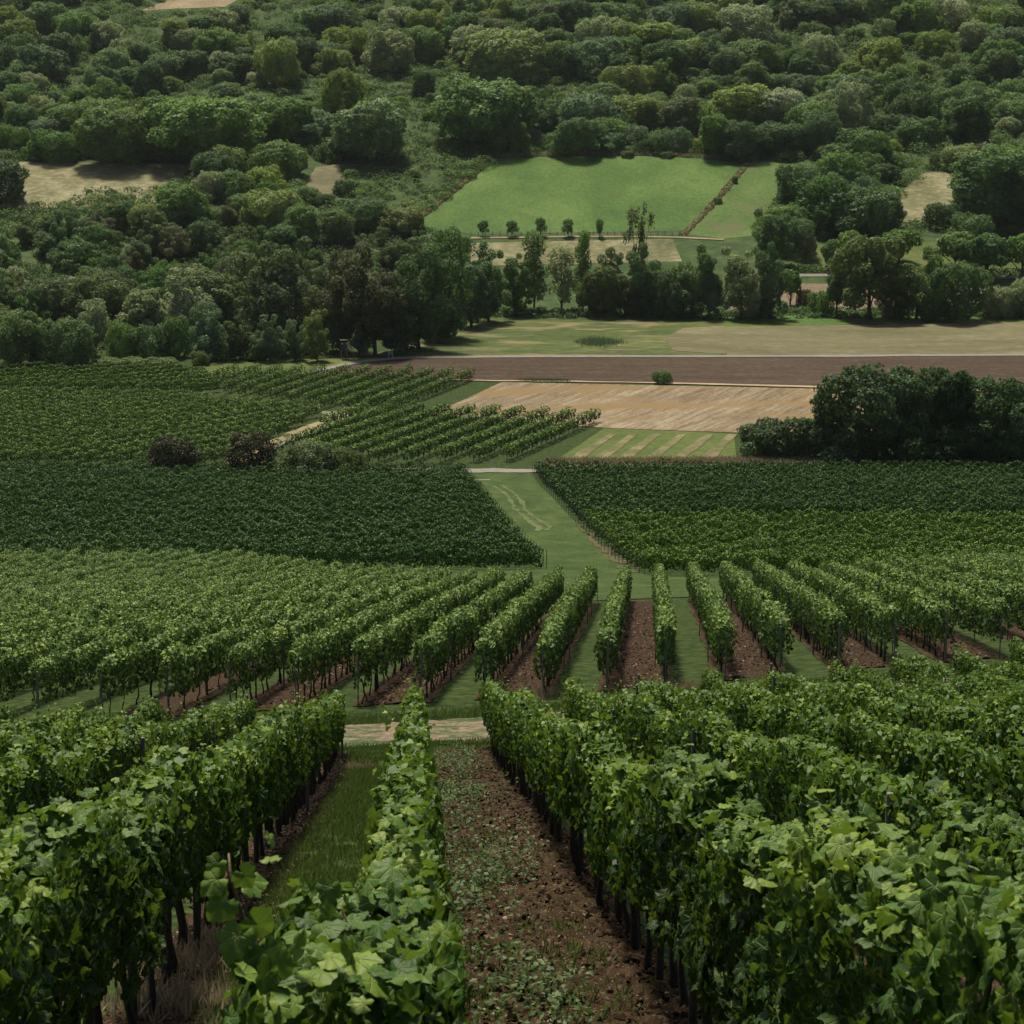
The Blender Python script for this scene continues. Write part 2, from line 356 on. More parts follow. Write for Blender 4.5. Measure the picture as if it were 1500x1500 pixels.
sheet('orchard_meadow', pp((1120, 398), (1180, 362), (1640, 345), (1640, 402)), LIGHTG, .06, 4)
ribbon('valley_road', [pix(1120, 404), pix(1260, 403), pix(1400, 406), pix(1640, 408)], 2.6, GRAVEL, .16, 4)
ribbon('meadow_lane', [pix(690, 349), pix(850, 347), pix(1000, 348), pix(1060, 352)], 1.5, DRYB, .2, 4, .2)

# ---- the middle lane, grass path, tracks
sheet('grass_path', [pix(690, 692), pix(776, 690), (11.6, 168), (27, 150), (24, 123), (1, 123), (-6, 140), (-16, 164), (2.6, 179)], GPATH, .05, 1.2)
ribbon('cross_road', [pix(-60, 689), pix(400, 688), pix(600, 687), pix(690, 690.5), pix(780, 690.5), pix(900, 688)], [1, 1, 1, 3.0, 3.0, 1], GRAVEL, .14, 1.0, .35)
ribbon('gravel_patch', [pix(690, 704), pix(718, 703.5)], 1.6, GRAVEL, .10, .6, .2)
RUT = grass_mat('rut_grass', [(.3, (.042, .060, .018)), (.5, (.066, .086, .028)), (.7, (.115, .125, .055))], 2.0, .2, .03)
ribbon('wheel_track', [pix(708, 709), pix(724, 713), pix(742, 725), pix(752, 742), pix(766, 757), pix(784, 770), pix(791, 776), pix(784, 779)], .5, RUT, .09, .5, .12, 1)
ribbon('wheel_track', [pix(735, 711), pix(752, 722), pix(762, 732), pix(769, 746), pix(786, 761), pix(800, 769), pix(806, 774), pix(802, 778)], .5, RUT, .09, .5, .12, 2)
ribbon('dry_verge', [pix(800, 682), pix(1075, 676), pix(1300, 675), pix(1640, 675)], 4.0, DRYB, .11, 2, .3)
ribbon('dry_edge', [pix(845, 770), pix(880, 800), pix(930, 840)], [.4, .8, .9], soil_mat('bare_edge', (.035, .040, .014), (.070, .060, .030), (.12, .10, .055), 2.5, .04), .1, .7, .3, 9)
ribbon('vineyard_path', [pix(325, 690), pix(360, 668), pix(400, 652), pix(450, 630), pix(495, 612), pix(505, 608), pix(480, 604)], 3.6, DRYB, .10, 1.5, .3)
ribbon('wheel_track', [pix(392, 661), pix(420, 648), pix(470, 630), pix(509, 611), pix(500, 606), pix(470, 604)], 1.1, GRAVEL, .15, 1.0, .12, 4)

# ------------------------------------------------------------------ leaves
def unit(a): return a/(np.linalg.norm(a, axis=1, keepdims=True)+1e-9)
_half = [(0, -.10), (.10, -.34), (.30, -.42), (.42, -.30), (.52, -.22), (.50, -.06), (.62, .10), (.50, .22), (.40, .24), (.36, .42), (.22, .50), (.12, .62), (0, .72)]
_o = np.array(_half+[(-x, y) for x, y in _half[-2:0:-1]])
def _leafz(P): return .16*np.abs(P[:, 0])-.46*P[:, 0]**2-.36*np.clip(P[:, 1], 0, 1)**2+.09*np.sin(8*P[:, 0]+2)*np.sin(6*P[:, 1]+.6)
L_HI_V = np.concatenate([[[0, .08]], _o]); L_HI_V = np.column_stack([L_HI_V, _leafz(L_HI_V)])
n_o = len(_o); L_HI_F = np.array([[0, 1+i, 1+(i+1) % n_o] for i in range(n_o)])
_m = np.array([(0, -.25), (.46, -.34), (.58, .10), (.28, .45), (0, .68), (-.28, .45), (-.58, .10), (-.46, -.34)], float)
L_MID_V = np.column_stack([_m, _leafz(_m)*1.3]); L_MID_F = np.array([[0, 1, 2, 3], [0, 3, 4, 5], [0, 5, 6, 7]])
L_LOW_V = np.array([(0, -.45, 0), (.48, .02, -.07), (0, .55, -.04), (-.48, .02, -.07)], float); L_LOW_F = np.array([[0, 1, 2, 3]])
def leaves(tv, tf, pos, nrm, tip, size):
    nrm = unit(nrm); tip = unit(tip-nrm*np.sum(tip*nrm, 1, keepdims=True)); side = np.cross(tip, nrm)
    n = len(pos); k = len(tv)
    V = pos[:, None, :]+size[:, None, None]*(tv[None, :, 0, None]*side[:, None]+tv[None, :, 1, None]*tip[:, None]+tv[None, :, 2, None]*nrm[:, None])
    F = (np.arange(n)*k)[:, None, None]+tf[None]
    return V.reshape(-1, 3), F.reshape(-1, tf.shape[1])
def lfc(tv, n, on): return np.tile(np.column_stack([tv[:, :2], np.full(len(tv), float(on))]), (n, 1))
class Noise1:
    def __init__(s, rng, step): s.t = rng.normal(size=4096); s.step = step; s.o = rng.uniform(0, 999)
    def __call__(s, x):
        q = x/s.step+s.o; i = np.floor(q).astype(int); f = q-i; f = f*f*(3-2*f)
        return s.t[i % 4096]*(1-f)+s.t[(i+1) % 4096]*f
def hedge(rng, p0, d, L, dens, lod, size, hw=.36, bot=.6, top=1.8, shoots=.8, plant=1.1, lump=.12, gaps=0.0, topbias=0.0, wav=.09):
    """Leaf positions for one trellised row. Returns verts, faces, var."""
    n = int(L*dens); d = np.array(d); nr = np.array([d[1], -d[0]])
    s = rng.uniform(0, L, n)
    nt, nw, nw2, nb = Noise1(rng, 1.3), Noise1(rng, .8), Noise1(rng, .5), Noise1(rng, .7)
    # plant rhythm
    ph = np.abs(((s/plant) % 1)-.5)*2
    ht = top+wav*nt(s)+.4*wav*nw2(s)-lump*ph**2
    hb = bot+.10*nb(s)-.05
    if gaps:
        g = Noise1(rng, 1.6)(s) > 2.2-gaps; keep = ~g | (rng.uniform(size=n) < .25)
        s, ht, hb, ph = s[keep], ht[keep], hb[keep], ph[keep]; n = len(s)
    side = np.where(rng.uniform(size=n) < .5, -1.0, 1.0)
    a = rng.uniform(size=n)
    typ = rng.uniform(size=n)
    h = hb+(ht-hb)*a
    wid = hw*(1+.22*nw(s+h*1.7)+.16*nw2(s*1.0-h*2.1))*np.sqrt(np.clip(1-((a-.55)/.62)**2*.55, .15, 1))*(1-lump*ph**2)
    lat = side*wid*np.where(typ < .62, rng.uniform(.8, 1.12, n), rng.uniform(0, .85, n))
    istop = typ > .80
    lat = np.where(istop, rng.uniform(-.9, .9, n)*hw, lat); h = np.where(istop, ht+rng.normal(0, .05, n)-.28*np.abs(lat/hw)**3, h)
    nrm = np.zeros((n, 3)); nrm[:, 0] = nr[0]*side; nrm[:, 1] = nr[1]*side; nrm[:, 2] = .10
    nrm += rng.normal(0, .48, (n, 3)); nrm[istop] = np.array([0, 0, 1.1])+rng.normal(0, .42, (istop.sum(), 3))
    tip = np.zeros((n, 3)); tip[:, 2] = -1; tip[:, 0] += nr[0]*side*.5; tip[:, 1] += nr[1]*side*.5; tip += rng.normal(0, .45, (n, 3))
    nv = Noise1(rng, .9)
    var = np.clip(.40+.11*nv(s+lat)+rng.normal(0, .13, n)+.16*np.clip((a-.62)*2.6, -1.0, 1)+np.where(istop, .26, 0)-.27*np.clip((.82-a)/.25, 0, 1)*(~istop)+topbias, 0, 1)  # young tops are paler; row shade painted in too: flanks darker, crest lighter
    sz = size*rng.uniform(.62, 1.2, n)
    # upright shoots
    m = int(L*shoots)
    if m:
        ss = rng.uniform(0, L, m); hh = rng.uniform(.10, .48, m); k = 7
        f = np.tile(np.linspace(.1, 1, k), (m, 1)); sl = rng.normal(0, .35, (m, 2))
        s2 = (ss[:, None]+sl[:, :1]*f*hh[:, None]+rng.normal(0, .03, (m, k))).ravel()
        lat2 = (rng.uniform(-.8, .8, m)[:, None]*hw+sl[:, 1:]*f*hh[:, None]+rng.normal(0, .035, (m, k))).ravel()
        h2 = ((top+.09*nt(ss)-.06)[:, None]+f*hh[:, None]).ravel()
        s = np.concatenate([s, s2]); lat = np.concatenate([lat, lat2]); h = np.concatenate([h, h2])
        nrm = np.concatenate([nrm, np.array([0, 0, .5])+rng.normal(0, .7, (m*k, 3))]); tip = np.concatenate([tip, rng.normal(0, 1, (m*k, 3))+np.array([0, 0, -.5])])
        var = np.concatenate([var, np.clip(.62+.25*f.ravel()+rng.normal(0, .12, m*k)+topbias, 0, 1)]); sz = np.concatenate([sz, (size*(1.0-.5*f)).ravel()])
    x = p0[0]+d[0]*s+nr[0]*lat; y = p0[1]+d[1]*s+nr[1]*lat
    pos = np.stack([x, y, T(x, y)+h], 1)
    tv, tf = ((L_LOW_V, L_LOW_F), (L_MID_V, L_MID_F), (L_HI_V, L_HI_F))[lod]
    V, F = leaves(tv, tf, pos, nrm, tip, sz)
    return V, F, np.repeat(var, len(tf))
ONES = 'first second third fourth fifth sixth seventh eighth ninth tenth eleventh twelfth thirteenth fourteenth fifteenth sixteenth seventeenth eighteenth nineteenth'.split()
TENS = ['', '', 'twent', 'thirt', 'fort', 'fift', 'sixt', 'sevent']
def ordw(n):
    if n < 20: return ONES[n-1]
    t, o = divmod(n, 10)
    return TENS[t]+'ieth' if o == 0 else TENS[t]+'y-'+ONES[o-1]
def trunk_mesh(rng, h, r, lean=.08):
    m = MB(); k = 6; z = np.linspace(-.08, h, k); q = np.cumsum(rng.normal(0, lean*h/3, (k, 2)), 0)
    m.tube(np.column_stack([q-q[0], z]), np.linspace(r*1.25, r*.75, k)*rng.uniform(.85, 1.15, k), 6)
    return m.mesh('trunk', BARK, True)
TRUNKS = [trunk_mesh(R, .95, r) for r in (.030, .034, .038, .026, .032, .036)]
THIN = [trunk_mesh(R, .9, r, .12) for r in (.022, .026, .02)]
def post_mesh(h, r, mat, n=8):
    m = MB(); m.tube([(0, 0, -.1), (0, 0, h*.5), (0, 0, h-.01), (0, 0, h)], [r, r*.98, r*.96, r*.8], n); return m.mesh('post', mat, False)
POST_W = post_mesh(1.78, .036, POSTW); POST_M = post_mesh(1.72, .022, POSTM)
POST_N = post_mesh(1.60, .034, POSTW); STAKE = post_mesh(1.25, .034, plain('dark_stake', (.06, .047, .038), .9, .4, 20))

# ------------------------------------------------------------------ near vineyard block
D1 = np.array([-.0417, .9991])
row_x = {-1: -2.0, 0: -.09, 1: 1.92}
for k in range(2, 11): row_x[k] = 1.92+2.03*(k-1)
for k in range(2, 8): row_x[-k] = -2.12-2.03*(k-1)
def end1(x): return 55+.42*max(x, 0)+.10*min(x, 0)
ORDR = {1: 'first', 2: 'second', 3: 'third', 4: 'fourth', 5: 'fifth', 6: 'sixth', 7: 'seventh', 8: 'eighth', 9: 'ninth', 10: 'tenth'}
near_rows = {}
def dir1(k):
    q = -.0417+(-.0057 if k == 0 else -.004 if k == 1 else -.010 if k == -1 else -.012*min(-k, 3)/1.5 if k < -1 else 0.0)
    return np.array([q, 1.0])/math.hypot(q, 1)
for k, x0 in row_x.items():
    D1 = dir1(k)
    rng = np.random.default_rng(100+k)
    # start where the row enters the view
    ys = np.arange(4.0, 60, .25); xs = x0+D1[0]*ys
    ok = ys[(np.abs(xs) < .262*ys+1.0) & (ys > (5.6 if k == 0 else 5.0))]
    if not len(ok): continue
    y0 = ok[0]; y1 = end1(x0+D1[0]*55)
    if y1-y0 < 2: continue
    if k == 0: lab = 'near vine row left of the bare soil alley, tall shoot at its end'
    elif k == 1: lab = 'near vine row on the right of the bare soil alley, dark trunks in line'
    elif k == -1: lab = 'near vine row along the left edge of the grassy alley, dark trunks below'
    elif k > 1: lab = ORDR[k]+' near vine row counting right from the bare soil alley, ending at the dirt track'
    else: lab = ORDR[-k]+' near vine row counting left from the grassy alley, ending at the dirt track'
    root = empty('vine_row', (x0+D1[0]*y0, y0, float(T(x0+D1[0]*y0, y0))))
    tag(root, lab, 'vine row', 'near vine rows above the dirt track'); near_rows[k] = root
    VS, FS3, FS4, v3, v4, LF = [], [], [], [], [], []; off = 0
    for (a, b, lod, dens) in ((0, 15, 2, 540), (15, 30, 1, 680), (30, 70, 1, 560)):
        a_, b_ = max(a, y0), min(b, y1)
        if b_-a_ < .3: continue
        p0 = (x0+D1[0]*a_, a_)
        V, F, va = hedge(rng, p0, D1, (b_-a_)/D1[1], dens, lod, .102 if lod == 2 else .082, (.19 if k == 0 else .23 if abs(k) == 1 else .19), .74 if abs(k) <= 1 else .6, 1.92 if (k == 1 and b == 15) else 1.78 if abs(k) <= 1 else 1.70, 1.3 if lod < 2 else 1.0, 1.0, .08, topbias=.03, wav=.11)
        VS.append(V); F = F+off; off += len(V); tv = (L_LOW_V, L_MID_V, L_HI_V)[lod]; LF.append(lfc(tv, len(V)//len(tv), lod == 2))
        if F.shape[1] == 3: FS3.append(F); v3.append(va)
        else: FS4.append(F); v4.append(va)
    if k == 0:                                  # the unpruned, bushy end plant
        V, F, va = hedge(rng, (x0+D1[0]*5.7-.14, 5.7), D1, 1.9, 520, 2, .10, .30, .5, 1.84, 2.5, 1.0, .05, topbias=.05)
        VS.append(V); FS3.append(F+off); off += len(V); v3.append(va); LF.append(lfc(L_HI_V, len(V)//len(L_HI_V), 1))
    V = np.concatenate(VS)-np.array(root.location)
    FF = ([np.concatenate(FS3)] if FS3 else [])+([np.concatenate(FS4)] if FS4 else [])
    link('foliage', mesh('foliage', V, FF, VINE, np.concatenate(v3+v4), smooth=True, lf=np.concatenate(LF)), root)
    if -3 <= k <= 3:
        sp = .98 if abs(k) <= 1 else 1.9
        q = np.arange(y0+.3 if k else 6.4, y1, sp)
        for j, y in enumerate(q):
            y = y+rng.normal(0, .12); x = x0+D1[0]*y+rng.normal(0, .035)
            o = link('trunk', TRUNKS[rng.integers(6)], root, np.array((x, y, float(T(x, y))))-np.array(root.location)); o.rotation_euler = (0, 0, rng.uniform(0, 6.28))
            if abs(k) <= 1 and j % 2 == 0 and y > 9:
                y += .33; x = x0+D1[0]*y+rng.normal(0, .03)
                link('stake', STAKE, root, np.array((x, y, float(T(x, y))))-np.array(root.location)).rotation_euler = (rng.normal(0, .03), rng.normal(0, .03), 0)
    for y in (np.arange(max(y0+2.5, 16.0), y1+.1, 6.0) if k != 1 else []):
        x = x0+D1[0]*y+rng.choice([-1, 1])*.2
        o = link('post', POST_N, root, np.array((x, y, float(T(x, y))))-np.array(root.location)); o.rotation_euler = (rng.normal(0, .025), rng.normal(0, .025), 0)
    x = x0+D1[0]*y1; link('post', POST_W, root, np.array((x, y1+.05, float(T(x, y1))))-np.array(root.location))
D1 = np.array([-.0417, .9991])
# the tall shoot leaning left at the end of the centre row
rng = np.random.default_rng(5)
def shoot(parent, pts, sizes, rad=.011, bias=.0):
    P = np.array(pts); m = MB(); loc = np.array(parent.location); m.tube(P-loc, np.linspace(rad, rad*.35, len(P)), 6)
    st = link('shoot', m.mesh('shoot', plain('green_cane', (.10, .075, .03), .6, .3, 40), True), parent)
    pos, nr, tp, sz, va = [], [], [], [], []
    for i, s_ in enumerate(sizes):
        t = (i+.5)/len(sizes); q = P[0]+0; f = t*(len(P)-1); j = min(int(f), len(P)-2); q = P[j]+(P[j+1]-P[j])*(f-j)
        sg = -1 if i % 2 else 1; a = rng.normal(0, .5)
        dr = np.array([sg*(.75+.2*rng.normal()), -.35+.5*rng.normal(), .15+.35*rng.normal()]); dr /= np.linalg.norm(dr)
        pos.append(q+dr*s_*.62); nr.append(np.array([.25*sg, -.75+.3*rng.normal(), .55+.3*rng.normal()])); tp.append(dr+np.array([0, 0, -.55])); sz.append(s_); va.append(np.clip(.55+.4*t+bias+.1*rng.normal(), 0, 1))
    V, F = leaves(L_HI_V, L_HI_F, np.array(pos), np.array(nr), np.array(tp), np.array(sz))
    link('shoot_leaves', mesh('shoot_leaves', V-np.array(parent.location), [F], VINE, np.repeat(va, len(L_HI_F)), smooth=True, lf=lfc(L_HI_V, len(V)//len(L_HI_V), 1)), st)
rt = near_rows[0]
shoot(rt, [at_depth(425, 1500, 6.1), at_depth(405, 1430, 6.1), at_depth(372, 1385, 6.15), at_depth(352, 1330, 6.2), at_depth(338, 1290, 6.2), at_depth(335, 1250, 6.25)], [.12, .115, .12, .11, .115, .12, .11, .11, .10, .09, .08, .07])
shoot(rt, [at_depth(560, 1500, 6.4), at_depth(530, 1440, 6.4), at_depth(520, 1380, 6.5), at_depth(500, 1330, 6.5)], [.12, .11, .11, .10, .10, .09], bias=-.1)
rr_ = near_rows[1]
shoot(rr_, [at_depth(1250, 1370, 9.2), at_depth(1215, 1330, 9.2), at_depth(1180, 1285, 9.3), at_depth(1165, 1250, 9.3)], [.14, .13, .13, .12, .12, .11, .10])

# alley strips
def strip(name, x0, w_, y0, y1, mat, lift, step, rough, seed, D=D1, xa=0.0):
    f = lambda y: x0+D[0]/D[1]*(y-xa)
    return sheet(name, [(f(y0)-w_/2, y0), (f(y0)+w_/2, y0), (f(y1)+w_/2, y1), (f(y1)-w_/2, y1)], mat, lift, step, .05, rough, 2.0, seed=seed)
strip('soil_alley', .80, 2.3, 9, 26, SOIL, .045, (.055, .06), .042, 1)
strip('soil_alley', .80, 2.3, 25.9, 54.0, SOIL, .045, (.10, .12), .032, 2)
for k, x0 in row_x.items():
    if k in (0, 1) or k < -4 or k > 6: continue
    strip('soil_strip', x0, .62, 6, 54.5, SOIL, .03, (.15, .3), .02, 20+k, dir1(k))
strip('soil_alley', -5.2, 1.4, 14, 53, SOIL, .03, (.2, .3), .03, 50)
strip('soil_alley', 4.9, 1.4, 12, 55, SOIL, .03, (.2, .3), .03, 51)

# dirt track across the slope
def trk(x, o): return 58.6+.36*max(x, 0)+.10*min(x, 0)+o
xs = np.arange(-26, 32, 1.0)
q = NT('rutted_track'); p = q.pos((.6, 1.3, 1)); n1 = q.noise(p, .9, 7, .7, .5); n2 = q.noise(q.pos(), 5.0, 8, .7)
dirt = q.ramp(n2, [(.34, (.075, .054, .035)), (.5, (.145, .108, .073)), (.68, (.25, .20, .145))])
grs = q.ramp(n2, [(.3, (.018, .038, .012)), (.5, (.036, .066, .021)), (.7, (.075, .095, .036))])
q.l(q.mix(q.ramp(n1, [(.47, (0, 0, 0)), (.56, (1, 1, 1))]), dirt, grs), q.b.inputs[0]); q.b.inputs['Roughness'].default_value = .95; q.b.inputs['Specular IOR Level'].default_value = .1
q.bump(n2, .05)
ribbon('dirt_track', [(x, trk(x, -.1)) for x in xs], 5.0, q.m, .05, .3, .3, 3)

# ------------------------------------------------------------------ second vineyard block
D2 = np.array([.068, .9977]); D2 = D2/np.linalg.norm(D2)
n2 = 0
def start2(x): return 64.8+.40*max(x-1, 0)+.12*min(x-1, 0)
def end2(x): return 121+(2.1*(2-x) if x < 2 else .05*(x-2))
J0 = 5.05
for j in range(-34, 17):
    x64 = J0+2.0*j; rng = np.random.default_rng(300+j)
    fx = lambda y: x64+D2[0]/D2[1]*(y-64.8)
    ys = np.arange(60, 176, .5); xs = np.array([fx(y) for y in ys])
    ok = np.array([(abs(x) < .258*y*1.02+2) and y >= start2(fx(start2(x64))) and y <= min(end2(x), 174) for x, y in zip(xs, ys)])
    if ok.sum() < 6: continue
    y0, y1 = ys[ok][0], ys[ok][-1]; L = (y1-y0)/D2[1]
    if j >= 0: lab = ordw(j+1)+' vine row below the track counting right from the central red soil alley'
    else: lab = ordw(-j)+' vine row below the track counting left from the central red soil alley'
    if j == -1: lab = 'vine row on the left edge of the central red soil alley'
    root = empty('vine_row', (fx(y0), y0, float(T(fx(y0), y0)))); loc = np.array(root.location)
    tag(root, lab, 'vine row', 'vine rows on the slope below the dirt track')
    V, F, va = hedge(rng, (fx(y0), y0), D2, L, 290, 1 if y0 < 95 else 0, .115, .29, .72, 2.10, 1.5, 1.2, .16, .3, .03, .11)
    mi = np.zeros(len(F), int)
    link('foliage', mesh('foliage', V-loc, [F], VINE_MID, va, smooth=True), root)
    if -9 <= j <= 5:
        for y in np.arange(y0+.4, min(y0+34, y1), 1.15 if -7 <= j <= 4 else 1.8):
            y = y+rng.normal(0, .1); x = fx(y)+rng.normal(0, .03)
            link('trunk', (TRUNKS+THIN)[rng.integers(9)], root, np.array((x, y, float(T(x, y))))-loc).rotation_euler = (0, 0, rng.uniform(0, 6.28))
    if j > -14:
        for y in np.arange(y0-.12, y1, 7.0):
            x = fx(y)+rng.normal(0, .05)+(0 if y < y0 else .3*rng.choice([-1, 1]))
            link('post', (POST_W if (j+1) % 3 == 0 or j == 3 else POST_M), root, np.array((x, y, float(T(x, y))))-loc).rotation_euler = (rng.normal(0, .03), rng.normal(0, .03), 0)
    if -8 <= j <= 9:
        st = start2(x64)+.3
        if j % 2 == 0: strip('red_soil_alley', x64-1.0, 1.55, st, min(end2(x64), 122)-1, SOIL_RED, .04, (.2, .3), .035, 80+j, D2, 64.8)
        strip('soil_strip', x64, .55, st, min(end2(x64), 122)-1, SOIL, .03, (.2, .4), .02, 120+j, D2, 64.8)

# ------------------------------------------------------------------ far vineyard blocks
def rows_in(poly, yaw, spacing, seed, mat, labf, group, dens=46, size=.34, hw=.45, bot=.4, top=1.85, lump=.1, plant=1.2, trunks=None, endpost=0, shoots=.4, gaps=0.0, nmax=99, order=1, topbias=0.0, wav=.09):
    poly = np.asarray(poly, float); d = np.array([math.sin(yaw), math.cos(yaw)]); n = np.array([d[1], -d[0]])
    q = poly@n; cs = np.arange(q.min()+spacing*.5, q.max(), spacing)[::order]
    segs = []
    for c in cs:
        ts = []
        for a, b in zip(poly, np.roll(poly, -1, 0)):
            qa, qb = a@n-c, b@n-c
            if qa*qb < 0: ts.append((a+(b-a)*(qa/(qa-qb)))@d)
        ts = sorted(ts)
        if len(ts) >= 2 and ts[-1]-ts[0] > 4: segs.append((c, ts[0], ts[-1]))
    for i, (c, a, b) in enumerate(segs):
        rng = np.random.default_rng(seed+i); p0 = n*c+d*a; L = b-a
        root_is_mesh = trunks is None and not endpost
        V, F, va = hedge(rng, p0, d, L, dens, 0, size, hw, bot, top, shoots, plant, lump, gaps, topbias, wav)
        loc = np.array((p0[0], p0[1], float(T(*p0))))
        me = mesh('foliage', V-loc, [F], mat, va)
        if root_is_mesh: root = link('vine_row', me, None, loc)
        else:
            root = empty('vine_row', loc); link('foliage', me, root)
            if trunks:
                for s in np.arange(.5, L, trunks):
                    p = p0+d*(s+rng.normal(0, .1)); o = link('trunk', FARTRUNK, root, np.array((p[0], p[1], float(T(*p))))-loc); o.rotation_euler = (0, 0, rng.uniform(0, 6.28))
            if endpost:
                p = p0+d*(L+.3 if endpost > 0 else -.3); link('post', POST_W, root, np.array((p[0], p[1], float(T(*p))))-loc)
        tag(root, labf(i, len(segs)), 'vine row', group)
    return len(segs)
FARTRUNK = trunk_mesh(np.random.default_rng(3), 1.0, .05, .05)
def lab_block(front, mid, back):
    def f(i, n):
        if i == 0: return front
        if i == n-1: return back
        return mid[min(2, 3*i//n)]
    return f
# dark flat block on the left of the grass path
A = np.array
rows_in([(-54, 180.5), (2.9, 179.5), (-7.0, 300), (-86, 300)], math.radians(88.0), 3.1, 1000, VINE_DARK,
        lab_block('frontmost vine row of the dark block left of the grass path, its shaded face showing',
                  ['vine row in the rear third of the dark block left of the grass path', 'vine row in the middle third of the dark block left of the grass path', 'vine row in the front third of the dark block left of the grass path'][::-1],
                  'rearmost vine row of the dark block left of the grass path, below the cross road'),
        'dark vine rows left of the grass path', 125, .20, .34, .3, 1.85, .36, plant=1.5, wav=.2, endpost=1, order=-1)
# right block: lime front part and darker rear part
e = lambda y: 11.6+(y-168)*(3.4-11.6)/(300-168)
rows_in([(e(168), 168), (64, 168), (72, 229), (e(229), 229)], math.radians(91), 3.1, 1200, VINE_LIME,
        lab_block('frontmost lime green vine row right of the grass path, behind the slope rows',
                  ['lime green vine row in the front third of the block right of the grass path', 'lime green vine row in the middle third of the block right of the grass path', 'lime green vine row in the rear third of the block right of the grass path'],
                  'last lime green vine row before the darker rows right of the grass path'),
        'lime green vine rows right of the grass path', 125, .20, .33, .45, 1.8, .42, plant=1.4, wav=.2, trunks=None, endpost=-1, order=-1)
rows_in([(e(231.5), 231.5), (74, 231.5), (90, 300), (e(300), 300)], math.radians(91), 3.1, 1400, VINE_DARK,
        lab_block('dark vine row bordering the lime green rows right of the grass path',
                  ['dark vine row in the front third behind the lime green rows', 'dark vine row in the middle third behind the lime green rows', 'dark vine row in the rear third behind the lime green rows'],
                  'rearmost dark vine row right of the grass path, against the dry grass verge'),
        'dark vine rows right of the grass path', 125, .21, .34, .4, 1.85, .38, wav=.17, endpost=-1, order=-1)
# far blocks
rows_in(pp((402, 668), (420, 655), (515, 610), (640, 608), (880, 618), (780, 676), (520, 683)), math.radians(20), 4.5, 1600, VINE_FAR,
        lambda i, n: (ordw(i+1)+' row of separate bushy vines counting from the pale stubble side' if i else 'rightmost row of bushy vines beside the striped grass field'),
        'rows of separate bushy vines between path and stubble', 85, .34, .80, .8, 2.45, .66, 2.3, trunks=2.3, order=-1, shoots=.3, gaps=.6)
rows_in(pp((-60, 582), (240, 586), (476, 606), (395, 652), (330, 684), (-60, 687)), math.radians(30), 3.7, 1700, VINE_FAR,
        lab_block('short vine row at the right corner of the far left block, by the vineyard path',
                  ['vine row in the right third of the far left block', 'vine row in the middle third of the far left block', 'vine row in the left third of the far left block'],
                  'last vine row at the left edge of the far left block'),
        'vine rows of the far left block above the cross road', 110, .27, .66, .5, 2.4, .62, 2.6, order=-1, shoots=.2, wav=.12)
rows_in(pp((330, 578), (300, 549), (560, 550), (706, 556), (610, 594), (590, 603), (480, 601)), math.radians(20), 4.2, 1800, VINE_LIME,
        lab_block('rightmost vine row of the upper block, beside the stubble field',
                  ['vine row in the right third of the upper block below the plowed field', 'vine row in the middle third of the upper block below the plowed field', 'vine row in the left third of the upper block below the plowed field'],
                  'leftmost vine row of the upper block below the light meadow'),
        'vine rows of the upper block below the plowed field', 110, .27, .60, .45, 2.4, .5, 2.2, order=-1, shoots=.4)
rows_in(pp((-60, 576), (-60, 543), (170, 543), (298, 550), (326, 577), (240, 580)), math.radians(56), 4.6, 1900, VINE_LIME,
        lab_block('short vine row at the right end of the top left block',
                  ['slanting vine row in the right part of the top left block', 'slanting vine row in the middle of the top left block', 'slanting vine row in the left part of the top left block'],
                  'slanting vine row at the far left end of the top left block'),
        'slanting vine rows of the top left block below the wood', 110, .27, .58, .45, 2.3, .3, 1.8, order=-1, shoots=.4)

